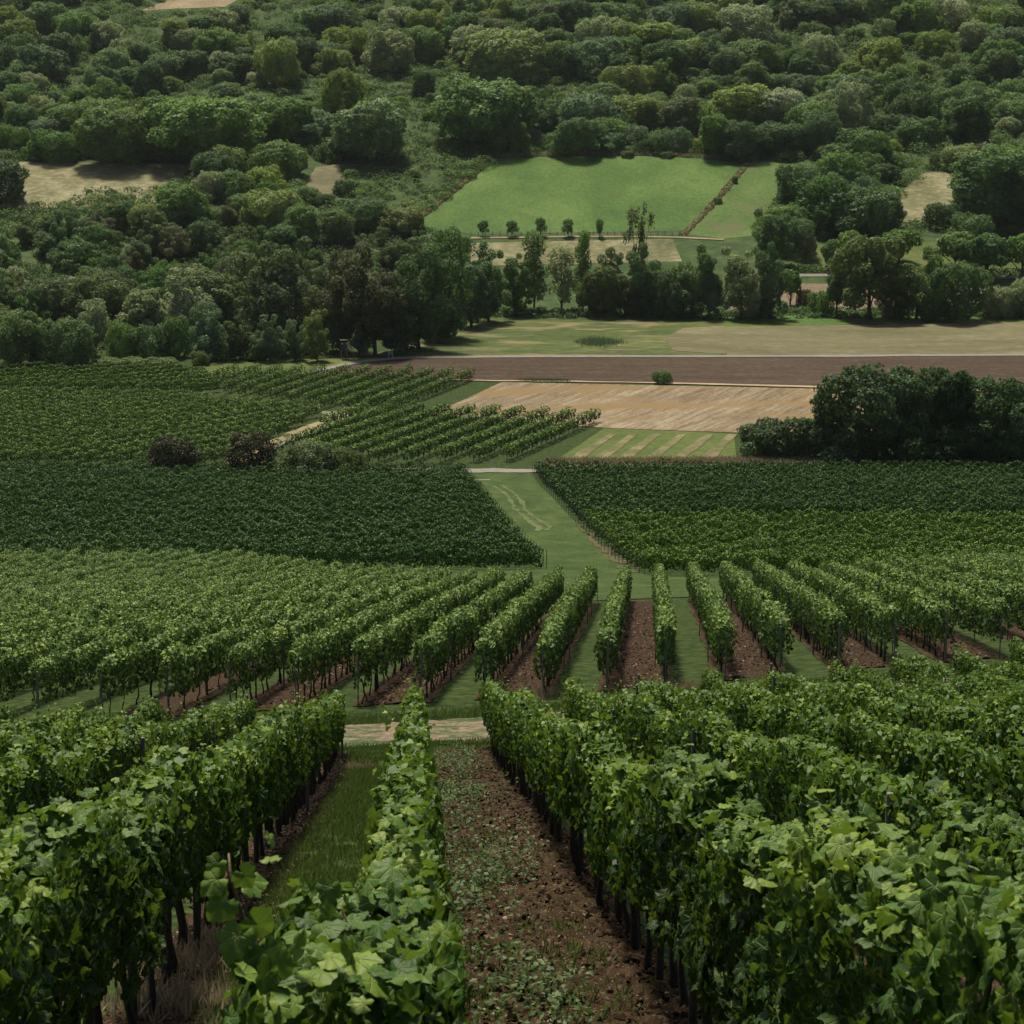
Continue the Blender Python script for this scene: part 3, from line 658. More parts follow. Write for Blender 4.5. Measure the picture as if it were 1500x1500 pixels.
# ------------------------------------------------------------------ trees
def tree_mat(name, base, objrand=.4, tr=.30):
    b = np.array(base)
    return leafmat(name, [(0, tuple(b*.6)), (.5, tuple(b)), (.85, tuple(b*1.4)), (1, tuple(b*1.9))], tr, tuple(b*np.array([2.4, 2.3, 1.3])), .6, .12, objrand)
TM = {
 'green':  tree_mat('leaf_green', (.092, .162, .044)),
 'yellow': tree_mat('leaf_yellow_green', (.135, .19, .048)),
 'dark':   tree_mat('leaf_dark', (.056, .104, .036)),
 'olive':  tree_mat('leaf_olive', (.082, .116, .042)),
 'brown':  tree_mat('leaf_brownish', (.070, .082, .038)),
 'grey':   tree_mat('leaf_grey_green', (.19, .235, .125)),
 'blue':   tree_mat('leaf_bluish', (.092, .152, .076)),
 'deep':   tree_mat('leaf_deep', (.068, .130, .040)),
}
def crown_cloud(rng, lobes, n, size, norm_out=.75, droop=0.0, up=0.0, aspect=1.0, shell=.22):
    """Leaf clumps on and just under the surface of overlapping lobes."""
    lo = np.array(lobes, float); w_ = lo[:, 3]*lo[:, 4]+lo[:, 4]*lo[:, 5]; w_ = w_/w_.sum()
    P, N, Vr = [], [], []
    need = n
    lv = rng.normal(0, .13, len(lo))
    while need > 0:
        k = rng.choice(len(lo), int(need*2.2)+20, p=w_); d = unit(rng.normal(size=(len(k), 3)))
        r = 1-np.abs(rng.normal(0, shell, len(k)))
        # bumpy lobe surface
        b = 1+.13*np.sin(d[:, 0]*7+k)*np.sin(d[:, 1]*6+2*k)+.10*np.sin(d[:, 2]*9+k*1.7+d[:, 0]*5)
        p = lo[k, :3]+d*lo[k, 3:6]*(r*b)[:, None]
        ins = np.zeros(len(k), int)
        for L_ in lo: ins += (((p-L_[:3])/(L_[3:6]*.80))**2).sum(1) < 1
        ok = (ins == 0) | (rng.uniform(size=len(k)) < .10)
        p, d, k = p[ok], d[ok], k[ok]
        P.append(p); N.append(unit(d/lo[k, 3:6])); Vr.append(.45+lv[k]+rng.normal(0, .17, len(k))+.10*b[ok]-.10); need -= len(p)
    P = np.concatenate(P)[:n]; N = np.concatenate(N)[:n]; var = np.clip(np.concatenate(Vr)[:n], 0, 1)
    nrm = N*norm_out+rng.normal(0, .42, (n, 3)); nrm[:, 2] += up
    tip = rng.normal(0, 1, (n, 3)); tip[:, 2] -= droop*3; tip += N*.4
    tv = L_LOW_V.copy(); tv[:, 1] *= aspect
    V, F = leaves(tv, L_LOW_F, P, nrm, tip, size*rng.uniform(.6, 1.3, n))
    return V, F, var
def dome_lobes(rng, w_, h, n, base=.22, squash=1.0):
    """Overlapping lobes filling a dome of width w_ and height h (base fraction left free)."""
    L = [(0, 0, h*(base+(1-base)*.48), w_*.36, w_*.36, h*(1-base)*.48)]
    for i in range(n):
        a = i*2.399+rng.uniform(-.4, .4); f = (i+.5)/n; z = base+.12+(1-base)*.72*f
        rr = w_*.5*math.sqrt(max(.04, 1-((z-.42)/.66)**2))*rng.uniform(.5, .92)
        s_ = w_*rng.uniform(.10, .25)
        L.append((rr*math.cos(a), rr*math.sin(a), h*min(z, .93-s_/h*.55), s_, s_, s_*rng.uniform(.75, 1.0)*squash))
    return L
def limbs(rng, h, w_, r, lobes, split=.3):
    m = MB(); top = h*.62; k = 6; q = np.cumsum(rng.normal(0, .012*h, (k, 2)), 0); z = np.linspace(-.4, top, k)
    tr = np.column_stack([q-q[0], z]); m.tube(tr, np.linspace(r*1.2, r*.35, k), 7)
    for L_ in lobes[1::max(1, len(lobes)//7)]:
        f = rng.uniform(split, .85); j = int(f*(k-1)); a = tr[j]; b = np.array(L_[:3]); mid = (a+b)/2+np.array([0, 0, .08*h*rng.uniform(-.5, 1)])
        m.tube([a, mid, b], [r*.45, r*.28, r*.1], 5)
    return m.mesh('trunk', TBARK, True)
TBARK = plain('tree_bark', (.060, .050, .040), .9, .5, 3)
PROTO = {}
TM['copse'] = tree_mat('leaf_copse', (.046, .088, .030), .4, .25)
TM['umber'] = tree_mat('leaf_umber', (.042, .044, .024), .1, .2)
def proto(key, seed, w_, h, n, lobes_n, size, base=.2, mat='green', droop=0, aspect=1.0, norm_out=.75, lobes=None, shell=.22, tr=.0, up=.1, squash=1.0):
    rng = np.random.default_rng(seed)
    L = lobes(rng) if lobes else dome_lobes(rng, w_, h, lobes_n, base, squash)
    V, F, va = crown_cloud(rng, L, n, size, norm_out, droop, up, aspect, shell)
    PROTO.setdefault(key, []).append((V, F, va, limbs(rng, h, w_, tr or h*.022, L), h, w_))
for q in range(4): proto('round', 10+q, 10, 9, 14000, 20, .34, .05)
for q in range(3): proto('tall', 20+q, 8, 13, 15000, 28, .32, .02)
for q in range(2): proto('brushy', 30+q, 11, 10, 15000, 26, .33, .04, droop=-.2, aspect=1.5, norm_out=.8, up=.2, shell=.2)
def willow(rng):
    L = []
    for i in range(17):
        a = i*2.4; f = (i+.5)/17; z = 3.2+8.5*f; r_ = 4.2*math.sqrt(max(.05, 1-((f-.35)/.75)**2))*rng.uniform(.45, 1.08); q_ = rng.uniform(.75, 1.35)
        L.append((r_*math.cos(a), r_*math.sin(a), z*rng.uniform(.93, 1.05), 1.6*q_, 1.6*q_, 1.7*q_))
    return L
for q in range(3): proto('willow', 40+q, 10, 13, 15000, 0, .33, .1, droop=.2, aspect=1.3, norm_out=.7, lobes=willow, shell=.28)
def airy(rng):
    L = []
    for i in range(18):
        a = rng.uniform(0, 6.28); f = (i+.5)/18; z = 3+10.5*f; r_ = 2.4*math.sqrt(max(.05, 1-((f-.4)/.7)**2))*rng.uniform(.3, 1)
        L.append((r_*math.cos(a), r_*math.sin(a), z, 1.35*rng.uniform(.7, 1.2), 1.35, 1.3))
    return L
for q in range(2): proto('airy', 50+q, 6.4, 14, 5200, 0, .32, .2, lobes=airy, shell=.7, tr=.2, norm_out=.4)
for q in range(3): proto('shrub', 60+q, 6, 4.4, 7000, 14, .24, .0, squash=1.0)
def orch(rng): return dome_lobes(rng, 6.5, 6.4, 11, .30)
for q in range(2): proto('orchard', 70+q, 6.5, 6.4, 2600, 0, .42, lobes=orch, shell=.3, tr=.22)
for q in range(2): proto('small', 75+q, 3.4, 4.4, 1500, 9, .26, .20, shell=.5, tr=.10)
def bare(rng):
    L = []
    for i in range(26):
        a = rng.uniform(0, 6.28); f = rng.uniform(.35, 1); z = 11*f; r_ = 4.2*math.sqrt(f)*rng.uniform(.2, 1)
        L.append((r_*math.cos(a), r_*math.sin(a), z, .55, .55, .8))
    return L
proto('bare', 80, 9, 11, 2600, 0, .26, lobes=bare, shell=1.1, tr=.25, norm_out=.2)
def big(rng):
    L = [(0, 0, 6.5, 3.0, 3.0, 4.2)]
    for q in range(5):
        a0 = q*2.4+rng.uniform(-.5, .5); ro = rng.uniform(1.0, 3.0); cx, cy = ro*math.cos(a0), ro*math.sin(a0); ct = rng.uniform(8.5, 16.2) if q else 16.0; cb = rng.uniform(1.0, 3.5)
        for i in range(7):
            f = (i+.5)/7; r_ = rng.uniform(1.3, 2.3)*math.sqrt(max(.1, 1-((f-.4)/.68)**2)); a = rng.uniform(0, 6.28); k_ = rng.uniform(.8, 1.9)
            L.append((cx+r_*math.cos(a), cy+r_*math.sin(a), cb+(ct-cb)*f*.93, k_, k_, k_*rng.uniform(.7, 1.0)))
    return L
for q in range(4): proto('big', 90+q, 10, 17, 15000, 0, .32, lobes=big, shell=.25, tr=.3)
_crowncache = {}
def crown_mesh(kind, i, mat):
    key = (kind, i, mat)
    if key not in _crowncache:
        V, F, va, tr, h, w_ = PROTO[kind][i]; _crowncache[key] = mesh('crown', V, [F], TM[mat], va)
    return _crowncache[key]
TREES = []          # (pixel footprint) for spacing
def tree(name, xy, h, w_, kind, mat, label, group=None, parts=True, cat='tree', seed=None, sink=.0):
    rng = np.random.default_rng(seed if seed is not None else len(TREES)*13+5)
    if h/w_ > 1.3 and kind in ('round', 'tall', 'brushy', 'willow') and h > 6: kind = 'big'
    i = int(rng.integers(len(PROTO[kind]))); ph, pw = PROTO[kind][i][4:6]
    z = float(T(xy[0], xy[1]))-sink; loc = (float(xy[0]), float(xy[1]), z); me = crown_mesh(kind, i, mat)
    sc = (w_/pw*rng.uniform(.84, 1.18), w_/pw*rng.uniform(.84, 1.18), h/ph*rng.uniform(.94, 1.08)); rz = rng.uniform(0, 6.28)
    if parts:
        root = empty(name, loc, rz); root.scale = sc
        c = link('crown', me, root); t = link('trunk', PROTO[kind][i][3], root)
    else:
        root = link(name, me, None, loc); root.rotation_euler = (rng.normal(0, .07), rng.normal(0, .07), rz); root.scale = sc
    tag(root, label, cat, group); TREES.append((xy[0], xy[1], w_, h, z)); return root
def px_tree(name, u, vb, vt, wpx, kind, mat, label, group=None, parts=True, cat='tree', fw=.95):
    xy = pix(u, vb); z = float(T(*xy)); sc = proj((xy[0], xy[1], z))[2]
    return tree(name, xy, (vb-vt)/sc*1.03, wpx/sc*1.06*fw, kind, mat, label, group, parts, cat)

# ---- belt along the valley edge, right of the wood (u, base, top, width, kind, colour, label)
BELT = [
 ('airy_tree', 782, 456, 342, 42, 'airy', 'green', 'tall airy tree, first left of the trio before the pale field'),
 ('airy_tree', 822, 457, 360, 46, 'airy', 'grey', 'open airy tree in the middle of the trio before the pale field'),
 ('airy_tree', 854, 456, 344, 34, 'airy', 'green', 'slim airy tree on the right of the trio before the pale field'),
 ('willow_bush', 878, 463, 396, 56, 'brushy', 'olive', 'dense rounded willow bush, left one of the pair under the bare topped tree'),
 ('willow_bush', 914, 463, 387, 56, 'brushy', 'olive', 'dense rounded willow bush, right one of the pair under the bare topped tree'),
 ('dark_tree', 898, 440, 364, 42, 'round', 'dark', 'small dark tree poking out above the pair of willow bushes'),
 ('bare_topped_tree', 932, 440, 312, 66, 'bare', 'brown', 'thin half bare brownish tree standing against the bright meadow'),
 ('dark_tree', 945, 463, 346, 56, 'round', 'deep', 'dark tree in front of the half bare brownish tree'),
 ('dark_tree', 972, 465, 394, 56, 'round', 'dark', 'low dark tree right of the half bare brownish tree'),
 ('dark_tree', 1012, 465, 344, 74, 'round', 'deep', 'large dark tree in the belt below the brown hedge line'),
 ('broadleaf_tree', 1040, 466, 377, 34, 'tall', 'blue', 'narrow bluish green tree between the large dark tree and the silver willow'),
 ('silver_willow', 1083, 468, 356, 72, 'willow', 'grey', 'silver grey willow left of the tall slim dark tree'),
 ('broadleaf_tree', 1128, 468, 340, 58, 'round', 'deep', 'tall slim dark green tree standing at the left edge of the open orchard'),
 ('orchard_tree', 1158, 447, 396, 30, 'orchard', 'green', 'small single fruit tree on the brown field beside the tall slim dark tree'),
 ('bush', 1176, 450, 424, 22, 'shrub', 'brown', 'small reddish brown bush on the brown field edge'),
 ('bush', 1200, 463, 425, 34, 'shrub', 'green', 'green bush left of the big grey willow at the field edge'),
 ('orchard_tree', 1224, 464, 400, 34, 'orchard', 'deep', 'small dark tree with leaning trunk beside the big grey willow'),
 ('grey_willow', 1276, 469, 350, 98, 'willow', 'olive', 'big grey green willow, broadest tree at the right field edge'),
 ('broadleaf_tree', 1342, 468, 350, 74, 'round', 'green', 'big green tree right of the big grey willow'),
 ('dark_tree', 1398, 470, 386, 84, 'round', 'deep', 'broad dark round tree at the right end of the belt'),
 ('willow_bush', 1466, 466, 422, 52, 'brushy', 'grey', 'pale round willow bush on the field edge at the far right'),
 ('willow_bush', 1502, 465, 408, 46, 'brushy', 'grey', 'pale willow bush cut by the right picture edge'),
 ('dark_tree', 752, 462, 352, 56, 'willow', 'deep', 'dark tree between the wood and the airy trio'),
 ('dark_tree', 716, 472, 346, 66, 'round', 'deep', 'dark tree at the right end of the big wood'),
 ('dark_tree', 1112, 463, 410, 40, 'round', 'deep', 'low dark tree at the foot of the tall slim dark tree'),
 ('dark_tree', 1310, 467, 400, 50, 'round', 'deep', 'dark low tree squeezed between big grey willow and big green tree'),
 # orchard and road trees
 ('orchard_tree', 1220, 404, 350, 46, 'orchard', 'green', 'fruit tree with a clear trunk standing by the pale valley road'),
 ('orchard_tree', 1244, 384, 338, 42, 'orchard', 'yellow', 'paler fruit tree just behind the one by the valley road'),
 ('orchard_tree', 1318, 386, 336, 62, 'orchard', 'green', 'broad orchard tree above the big grey willow'),
 ('orchard_tree', 1398, 394, 344, 62, 'orchard', 'green', 'orchard tree on the grass above the broad dark round tree'),
 ('orchard_tree', 1447, 408, 345, 64, 'orchard', 'deep', 'orchard tree with thin dark trunk beside the valley road, right part'),
 ('orchard_tree', 1496, 406, 340, 62, 'orchard', 'green', 'orchard tree by the valley road at the right picture edge'),
 ('orchard_tree', 1180, 380, 342, 36, 'orchard', 'grey', 'greyish small orchard tree under the dark grove'),
]
for q in BELT: px_tree(*q[:7], q[7], 'trees of the belt along the valley edge')
for i, (u, vb, vt) in enumerate([(707, 346, 320), (750, 346, 321), (792, 346, 316), (832, 347, 317), (878, 348, 319)]):
    px_tree('young_tree', u, vb, vt+3, 15+(i % 2)*3, 'small', 'dark', ['young dark tree at the left start of the row below the bright meadow', 'second young tree in the row below the bright meadow, half behind the wood', 'third young tree, middle of the row below the bright meadow', 'fourth young tree in the row below the bright meadow', 'last young tree at the right of the row below the bright meadow'][i], 'row of young trees below the bright meadow')
# ---- front edge of the left wood
WOOD = [
 ('grey_willow', 15, 470, 348, 74, 'willow', 'grey', 'grey willow cut by the left picture edge, above the round bushes'),
 ('broadleaf_tree', 30, 538, 452, 84, 'round', 'green', 'round green tree at the left picture edge by the top vine rows'),
 ('broadleaf_tree', 100, 540, 462, 88, 'round', 'deep', 'broad dark green round tree at the foot of the left wood'),
 ('grey_willow', 100, 480, 396, 62, 'willow', 'grey', 'pale grey willow behind the broad dark green round tree'),
 ('silver_willow', 140, 520, 438, 44, 'airy', 'grey', 'thin grey leaved tree right of the broad dark round tree'),
 ('silver_willow', 212, 510, 420, 80, 'willow', 'grey', 'silver willow in the left wood beneath the large domed willow'),
 ('grey_willow', 272, 500, 376, 92, 'willow', 'grey', 'large domed grey willow in the middle of the left wood edge'),
 ('broadleaf_tree', 304, 527, 444, 54, 'tall', 'blue', 'upright bluish tree below the large domed willow'),
 ('grey_willow', 410, 515, 332, 112, 'willow', 'olive', 'tallest grey green willow with drooping crown in the left wood'),
 ('broadleaf_tree', 397, 529, 453, 44, 'tall', 'blue', 'bluish young tree under the tallest willow'),
 ('broadleaf_tree', 433, 528, 468, 34, 'tall', 'blue', 'slim bluish young tree between two others under the tallest willow'),
 ('broadleaf_tree', 465, 529, 444, 42, 'tall', 'yellow', 'light green upright young tree near the hunting stand'),
 ('bush', 255, 524, 466, 48, 'shrub', 'deep', 'dark bush below the domed willow, left of the bluish tree'),
 ('bush', 215, 528, 474, 54, 'shrub', 'deep', 'dark rounded bush at the wood edge under the silver willow'),
 ('bush', 180, 530, 476, 44, 'shrub', 'green', 'green bush at the wood edge right of the thin grey tree'),
 ('bush', 352, 526, 455, 48, 'tall', 'olive', 'olive bushy tree between the upright bluish tree and tallest willow'),
 ('bush', 527, 521, 462, 32, 'tall', 'blue', 'bluish bush right behind the hunting stand'),
 ('brownish_tree', 550, 520, 338, 104, 'willow', 'brown', 'large brownish dark tree above the hunting stand'),
 ('brownish_tree', 500, 515, 358, 70, 'willow', 'brown', 'brownish tree left of the large brownish one'),
 ('dark_tree', 614, 512, 350, 88, 'round', 'dark', 'dark tall tree right of the large brownish tree'),
 ('dark_tree', 655, 495, 330, 78, 'willow', 'deep', 'dark tall tree near the right end of the wood'),
 ('dark_tree', 690, 480, 366, 66, 'round', 'dark', 'dark tree at the corner of the wood and wild meadow'),
 ('dark_tree', 580, 517, 420, 60, 'round', 'dark', 'low dark tree by the white frame sign'),
 ('dark_tree', 640, 502, 430, 60, 'round', 'dark', 'low dark tree on the edge of the wild meadow'),
 ('bush', 292, 535, 516, 26, 'shrub', 'olive', 'small olive bush at the left end of the light meadow'),
 ('bush', 375, 528, 506, 34, 'shrub', 'green', 'low green bush behind the light meadow'),
 ('bush', 330, 528, 504, 34, 'shrub', 'deep', 'low dark bush behind the light meadow, left part'),
]
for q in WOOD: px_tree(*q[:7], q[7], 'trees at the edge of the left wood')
for u, wq in ((165, 60), (205, 54), (240, 60)): px_tree('bramble', u, 540, 524, wq, 'shrub', 'olive', {165: 'bramble thicket at the wood foot beside the dark round tree', 205: 'middle bramble thicket at the wood foot above the vines', 240: 'right bramble thicket at the wood foot near the light meadow'}[u], 'bramble thickets at the wood foot', cat='bramble')
# ---- copse on the right and bushes
COPSE = [
 ('broadleaf_tree', 1205, 672, 570, 66, 'round', 'copse', 'small rounded tree at the left of the dark copse, above the low bush'),
 ('broadleaf_tree', 1272, 674, 536, 120, 'round', 'copse', 'biggest dark round tree of the copse'),
 ('broadleaf_tree', 1335, 672, 540, 108, 'round', 'copse', 'upright tree in the copse right of the biggest round one'),
 ('broadleaf_tree', 1392, 674, 545, 104, 'willow', 'copse', 'thin leaved tree in the middle of the copse with gaps'),
 ('broadleaf_tree', 1440, 674, 556, 112, 'round', 'copse', 'rounded tall tree in the right part of the copse'),
 ('broadleaf_tree', 1494, 674, 574, 96, 'round', 'copse', 'last tree of the copse, cut by the right picture edge'),
 ('bush', 1120, 668, 622, 96, 'shrub', 'copse', 'low dark bush at the left end of the copse'),
 ('bush', 1165, 671, 612, 90, 'shrub', 'copse', 'dark bush between the low left bush and the small rounded tree'),
 ('bush', 1240, 676, 625, 90, 'shrub', 'copse', 'dark undergrowth bush beneath the biggest round tree'),
 ('bush', 1320, 676, 615, 100, 'shrub', 'copse', 'dark undergrowth bush beneath the upright copse tree'),
 ('bush', 1400, 677, 618, 100, 'shrub', 'copse', 'dark undergrowth bush beneath the thin leaved copse tree'),
 ('bush', 1475, 677, 612, 100, 'shrub', 'copse', 'dark undergrowth bush at the right end of the copse'),
]
for q in COPSE: px_tree(*q[:7], q[7], 'trees and bushes of the dark copse')
px_tree('bush', 255, 694, 642, 70, 'shrub', 'umber', 'dark reddish brown round bush at the cross road, left of two')
px_tree('bush', 365, 694, 638, 80, 'shrub', 'umber', 'dark reddish brown round bush at the cross road by the vineyard path')
px_tree('bush', 450, 696, 650, 78, 'shrub', 'olive', 'low spreading olive bush right of the two brown round bushes')
px_tree('bush', 497, 696, 653, 64, 'shrub', 'olive', 'low olive bush at the right end of the roadside bushes')
px_tree('bush', 505, 284, 262, 34, 'shrub', 'deep', 'dark bush overlapping the right side of the small dry clearing')
px_tree('bush', 452, 296, 272, 36, 'shrub', 'green', 'green bush at the lower left of the small dry clearing')
px_tree('bush', 478, 300, 284, 30, 'shrub', 'deep', 'dark low bush below the small dry clearing')
px_tree('bush', 971, 562, 544, 27, 'shrub', 'deep', 'single small bush between plowed field and stubble field')

# ---- wooded hill: named crowns first
HILL = [
 (295, 238, 148, 128, 'brushy', 'green', 'broad pale green dome crown at the top edge of the pale hillside field'),
 (172, 238, 158, 112, 'brushy', 'green', 'broad dome crown left of the broadest one above the pale hillside field'),
 (412, 128, 58, 68, 'round', 'yellow', 'bright round tree beside the dark hut on the upper slope'),
 (570, 108, 50, 68, 'round', 'grey', 'pale round tree high on the slope, left of the grassy dome'),
 (503, 170, 104, 74, 'round', 'yellow', 'yellowish round tree in the middle of the left slope'),
 (418, 210, 142, 90, 'round', 'green', 'round green tree right of the broadest dome crown'),
 (545, 234, 150, 104, 'brushy', 'green', 'broad brushy crown left of the meadow on the slope'),
 (733, 128, 46, 104, 'brushy', 'yellow', 'pale grassy looking dome crown at the upper middle'),
 (705, 212, 118, 112, 'brushy', 'green', 'large brushy dome above the upper left meadow corner'),
 (745, 208, 122, 92, 'brushy', 'green', 'brushy dome touching the large one above the meadow'),
 (326, 264, 214, 56, 'round', 'yellow', 'bright yellow green tree at the right end of the pale hillside field'),
 (620, 142, 100, 36, 'tall', 'deep', 'small upright dark tree amid the creepers on the slope'),
 (1065, 112, 72, 48, 'round', 'blue', 'bluish round crown on the right upper slope'),
 (915, 122, 80, 40, 'tall', 'dark', 'dark narrow crown on the middle upper slope'),
 (1240, 204, 122, 66, 'round', 'grey', 'pale rounded tree standing out on the right slope'),
 (1205, 228, 168, 56, 'round', 'blue', 'bluish green tree at the lower edge of the right slope'),
 (1048, 230, 164, 52, 'tall', 'green', 'upright tree at the meadow edge near the brown hedge line'),
 (848, 226, 172, 72, 'round', 'deep', 'dark round tree right above the bright meadow'),
 (1424, 214, 140, 64, 'tall', 'dark', 'very dark tall tree on the right slope'),
 (1448, 334, 208, 104, 'tall', 'deep', 'huge dark green tree right of the dry hill field'),
 (1488, 336, 235, 80, 'tall', 'dark', 'dark tree behind the huge one at the right picture edge'),
 (1312, 336, 287, 34, 'tall', 'dark', 'small dark upright tree in front of the dry hill field'),
 (1372, 332, 296, 44, 'shrub', 'dark', 'dark bush at the lower edge of the dry hill field'),
 (1200, 335, 262, 84, 'round', 'deep', 'dark rounded tree of the grove right of the meadow'),
 (1150, 350, 300, 70, 'round', 'green', 'green tree at the lower corner of the side meadow'),
 (1170, 300, 244, 66, 'round', 'deep', 'dark tree of the grove against the side meadow'),
 (1225, 290, 228, 70, 'round', 'green', 'green tree at the top of the grove right of the meadow'),
 (1250, 330, 280, 60, 'round', 'green', 'green tree in the grove beside the dry hill field'),
 (1290, 302, 282, 34, 'shrub', 'yellow', 'small bright bush at the left edge of the dry hill field'),
 (1130, 392, 300, 62, 'tall', 'deep', 'tall dark tree below the side meadow behind the belt'),
 (1165, 372, 322, 60, 'round', 'deep', 'dark tree behind the greyish small orchard tree'),
 (1420, 370, 318, 70, 'round', 'deep', 'dark round tree above the orchard meadow'),
 (4, 300, 238, 70, 'round', 'dark', 'dark tree at the left picture edge before the pale hillside field'),
]
for (u, vb, vt, wq, kd, mt, lb) in HILL: px_tree('broadleaf_tree', u, vb, vt, wq, kd, mt, lb, 'trees on the wooded slope', parts=False)

# random fill of the wood and the hill, keeping the clearings open
CLEAR = [[(-60, 300), (-60, 234), (300, 236), (255, 262), (140, 270), (100, 292)], [(435, 292), (450, 238), (512, 238), (515, 292)],
         [(610, 328), (660, 285), (728, 229), (900, 224), (1100, 232), (1185, 237), (1160, 268), (1115, 300), (1110, 352), (700, 352)],
         [(690, 346), (985, 346), (1000, 385), (760, 385)], [(1275, 330), (1350, 252), (1402, 250), (1394, 318)],
         [(205, 16), (260, -4), (360, -8), (330, 10)], [(1130, 460), (1120, 352), (1500, 342), (1600, 470)], [(590, 545), (700, 462), (1700, 460), (1700, 700)]]
CREEP = [(560, 100), (640, 85), (690, 150), (680, 240), (600, 330), (540, 260), (470, 190), (420, 130)]
HUT = [(347, 106), (366, 106), (366, 90), (347, 90)]
def inpoly(u, v, P):
    c = False
    for (x1, y1), (x2, y2) in zip(P, P[1:]+P[:1]):
        if (y1 > v) != (y2 > v) and u < (x2-x1)*(v-y1)/(y2-y1)+x1: c = not c
    return c
CL2 = CLEAR+[HUT]
SHAPE = {'round': 'broadleaf_tree', 'brushy': 'domed_tree', 'tall': 'upright_tree'}
def blocked(x, y, h, w_):
    z = float(T(x, y))
    for f in (0, .35, .7, .92):
        for o in (-.35, 0, .35):
            u, v, _ = proj((x+o*w_*(1 if f < .9 else .3), y, z+f*h))
            if any(inpoly(u, v, P) for P in CL2): return True
    return False
rng = np.random.default_rng(77)
def near_tree(x, y, w_, k): return any((x-t[0])**2+((y-t[1])*1.0)**2 < (k*(w_+t[2])*.5)**2 for t in TREES)
# belt-side wood (dark, olive)
cnt = 0
for _ in range(5000):
    if cnt >= 105: break
    y = rng.uniform(432, 590); x = rng.uniform(-.275*y, -.03*y)
    u, v, _ = proj((x, y, float(T(x, y))))
    if v > 500-max(0, (u-480))*.30 or u > 705: continue
    h = rng.uniform(11, 18) if y < 540 else rng.uniform(8, 13); w_ = h*rng.uniform(.6, .85)
    if near_tree(x, y, w_, .46) or blocked(x, y, h, w_): continue
    m_ = rng.choice(['dark', 'olive', 'brown', 'deep', 'green'], p=[.3, .3, .12, .18, .1]); kd = rng.choice(['tall', 'brushy', 'round'], p=[.45, .2, .35])
    nm = {'dark': 'dark', 'olive': 'olive green', 'brown': 'brownish', 'deep': 'deep green', 'green': 'green'}[m_]
    tree(SHAPE[kd], (x, y), h, w_, kd, m_, nm+' '+{'tall': 'upright', 'brushy': 'feathery', 'round': 'rounded'}[kd]+' tree inside the dense left wood, '+('low' if y < 480 else 'middle' if y < 530 else 'upper')+' part', 'trees inside the left wood', parts=False, sink=.10*h); cnt += 1
# hill
KN = {'dark': 'dark', 'olive': 'olive', 'deep': 'deep green', 'green': 'mid green', 'yellow': 'yellowish green', 'grey': 'pale grey green', 'blue': 'bluish green'}
for stage, limit in (('tree', 290), ('bush', 310)):
    cnt = 0
    for _ in range(40000):
        if cnt >= limit: break
        y = rng.uniform(560, 905); x = rng.uniform(-.275*y, .275*y)
        u, v, sc = proj((x, y, float(T(x, y))))
        if v > 345 or v < -45: continue
        cr = inpoly(u, v, CREEP)
        if stage == 'tree':
            w_ = rng.uniform(9.5, 17)*(1.1 if u > 850 else 1); h = w_*rng.uniform(.65, 1.0); kk = .42
            if cr: continue
        else:
            w_ = rng.uniform(6, 10.5); h = w_*rng.uniform(.65, 1.0); kk = .46
            if cr: w_ *= .6; h *= .5
        if near_tree(x, y, w_, kk) or blocked(x, y, h, w_): continue
        up_left = u < 700 and v < 90
        pm = [.30, .20, .13, .14, .04, .07, .12] if not up_left else [.24, .36, .06, .14, .04, .10, .06]
        m_ = rng.choice(['green', 'yellow', 'dark', 'deep', 'olive', 'grey', 'blue'], p=pm)
        place = ('high ' if v < 70 else 'halfway up ' if v < 160 else 'low ')+'on the '+('left' if u < 500 else 'middle' if u < 1000 else 'right')+' slope'
        if stage == 'tree':
            kd = rng.choice(['round', 'brushy', 'tall'], p=[.62, .22, .16])
            tree(SHAPE[kd], (x, y), h*(1.25 if kd == 'tall' else 1), w_*(.8 if kd == 'tall' else 1), kd, m_, KN[m_]+' '+{'round': 'rounded', 'brushy': 'feathery domed', 'tall': 'upright'}[kd]+' tree '+place, 'trees on the wooded slope', parts=False, sink=.16*h)
        else:
            kd = rng.choice(['shrub', 'round', 'tall'], p=[.6, .2, .2])
            tree('bush', (x, y), h, w_, kd, m_, KN[m_]+' '+{'shrub': 'low', 'round': 'rounded', 'tall': 'upright'}[kd]+' bush between the trees '+place, 'bushes between the slope trees', parts=False, cat='bush', sink=.2*h)
        cnt += 1
    print(stage, cnt)
print('hill trees', cnt, 'all', len(TREES))

# undergrowth between the trees, one mass nobody could count
def scatter_shrubs(name, n, region, size_r, leaf, mats, var0, label, seed, per=60, okf=None):
    rng = np.random.default_rng(seed); P, N, S, Vv = [], [], [], []; c = 0
    while c < n:
        y = rng.uniform(*region[1]); x = rng.uniform(-.28*y, .28*y)
        if okf is not None and not okf(x, y): continue
        r = rng.uniform(*size_r); z = float(T(x, y)); d = unit(rng.normal(size=(per, 3))); d[:, 2] = np.abs(d[:, 2])
        P.append(np.array([x, y, z])+d*r*np.array([1, 1, .8])*rng.uniform(.75, 1.05, (per, 1))); N.append(d*.8+rng.normal(0, .4, (per, 3))); S.append(np.full(per, leaf)*rng.uniform(.6, 1.3, per)); Vv.append(np.clip(var0+rng.normal(0, .15)+rng.normal(0, .15, per), 0, 1)); c += 1
    P = np.concatenate(P); V, F = leaves(L_LOW_V, L_LOW_F, P, np.concatenate(N), rng.normal(size=(len(P), 3)), np.concatenate(S))
    return tag(link(name, mesh(name, V, [F], mats, np.concatenate(Vv))), label, 'undergrowth', kind='stuff')
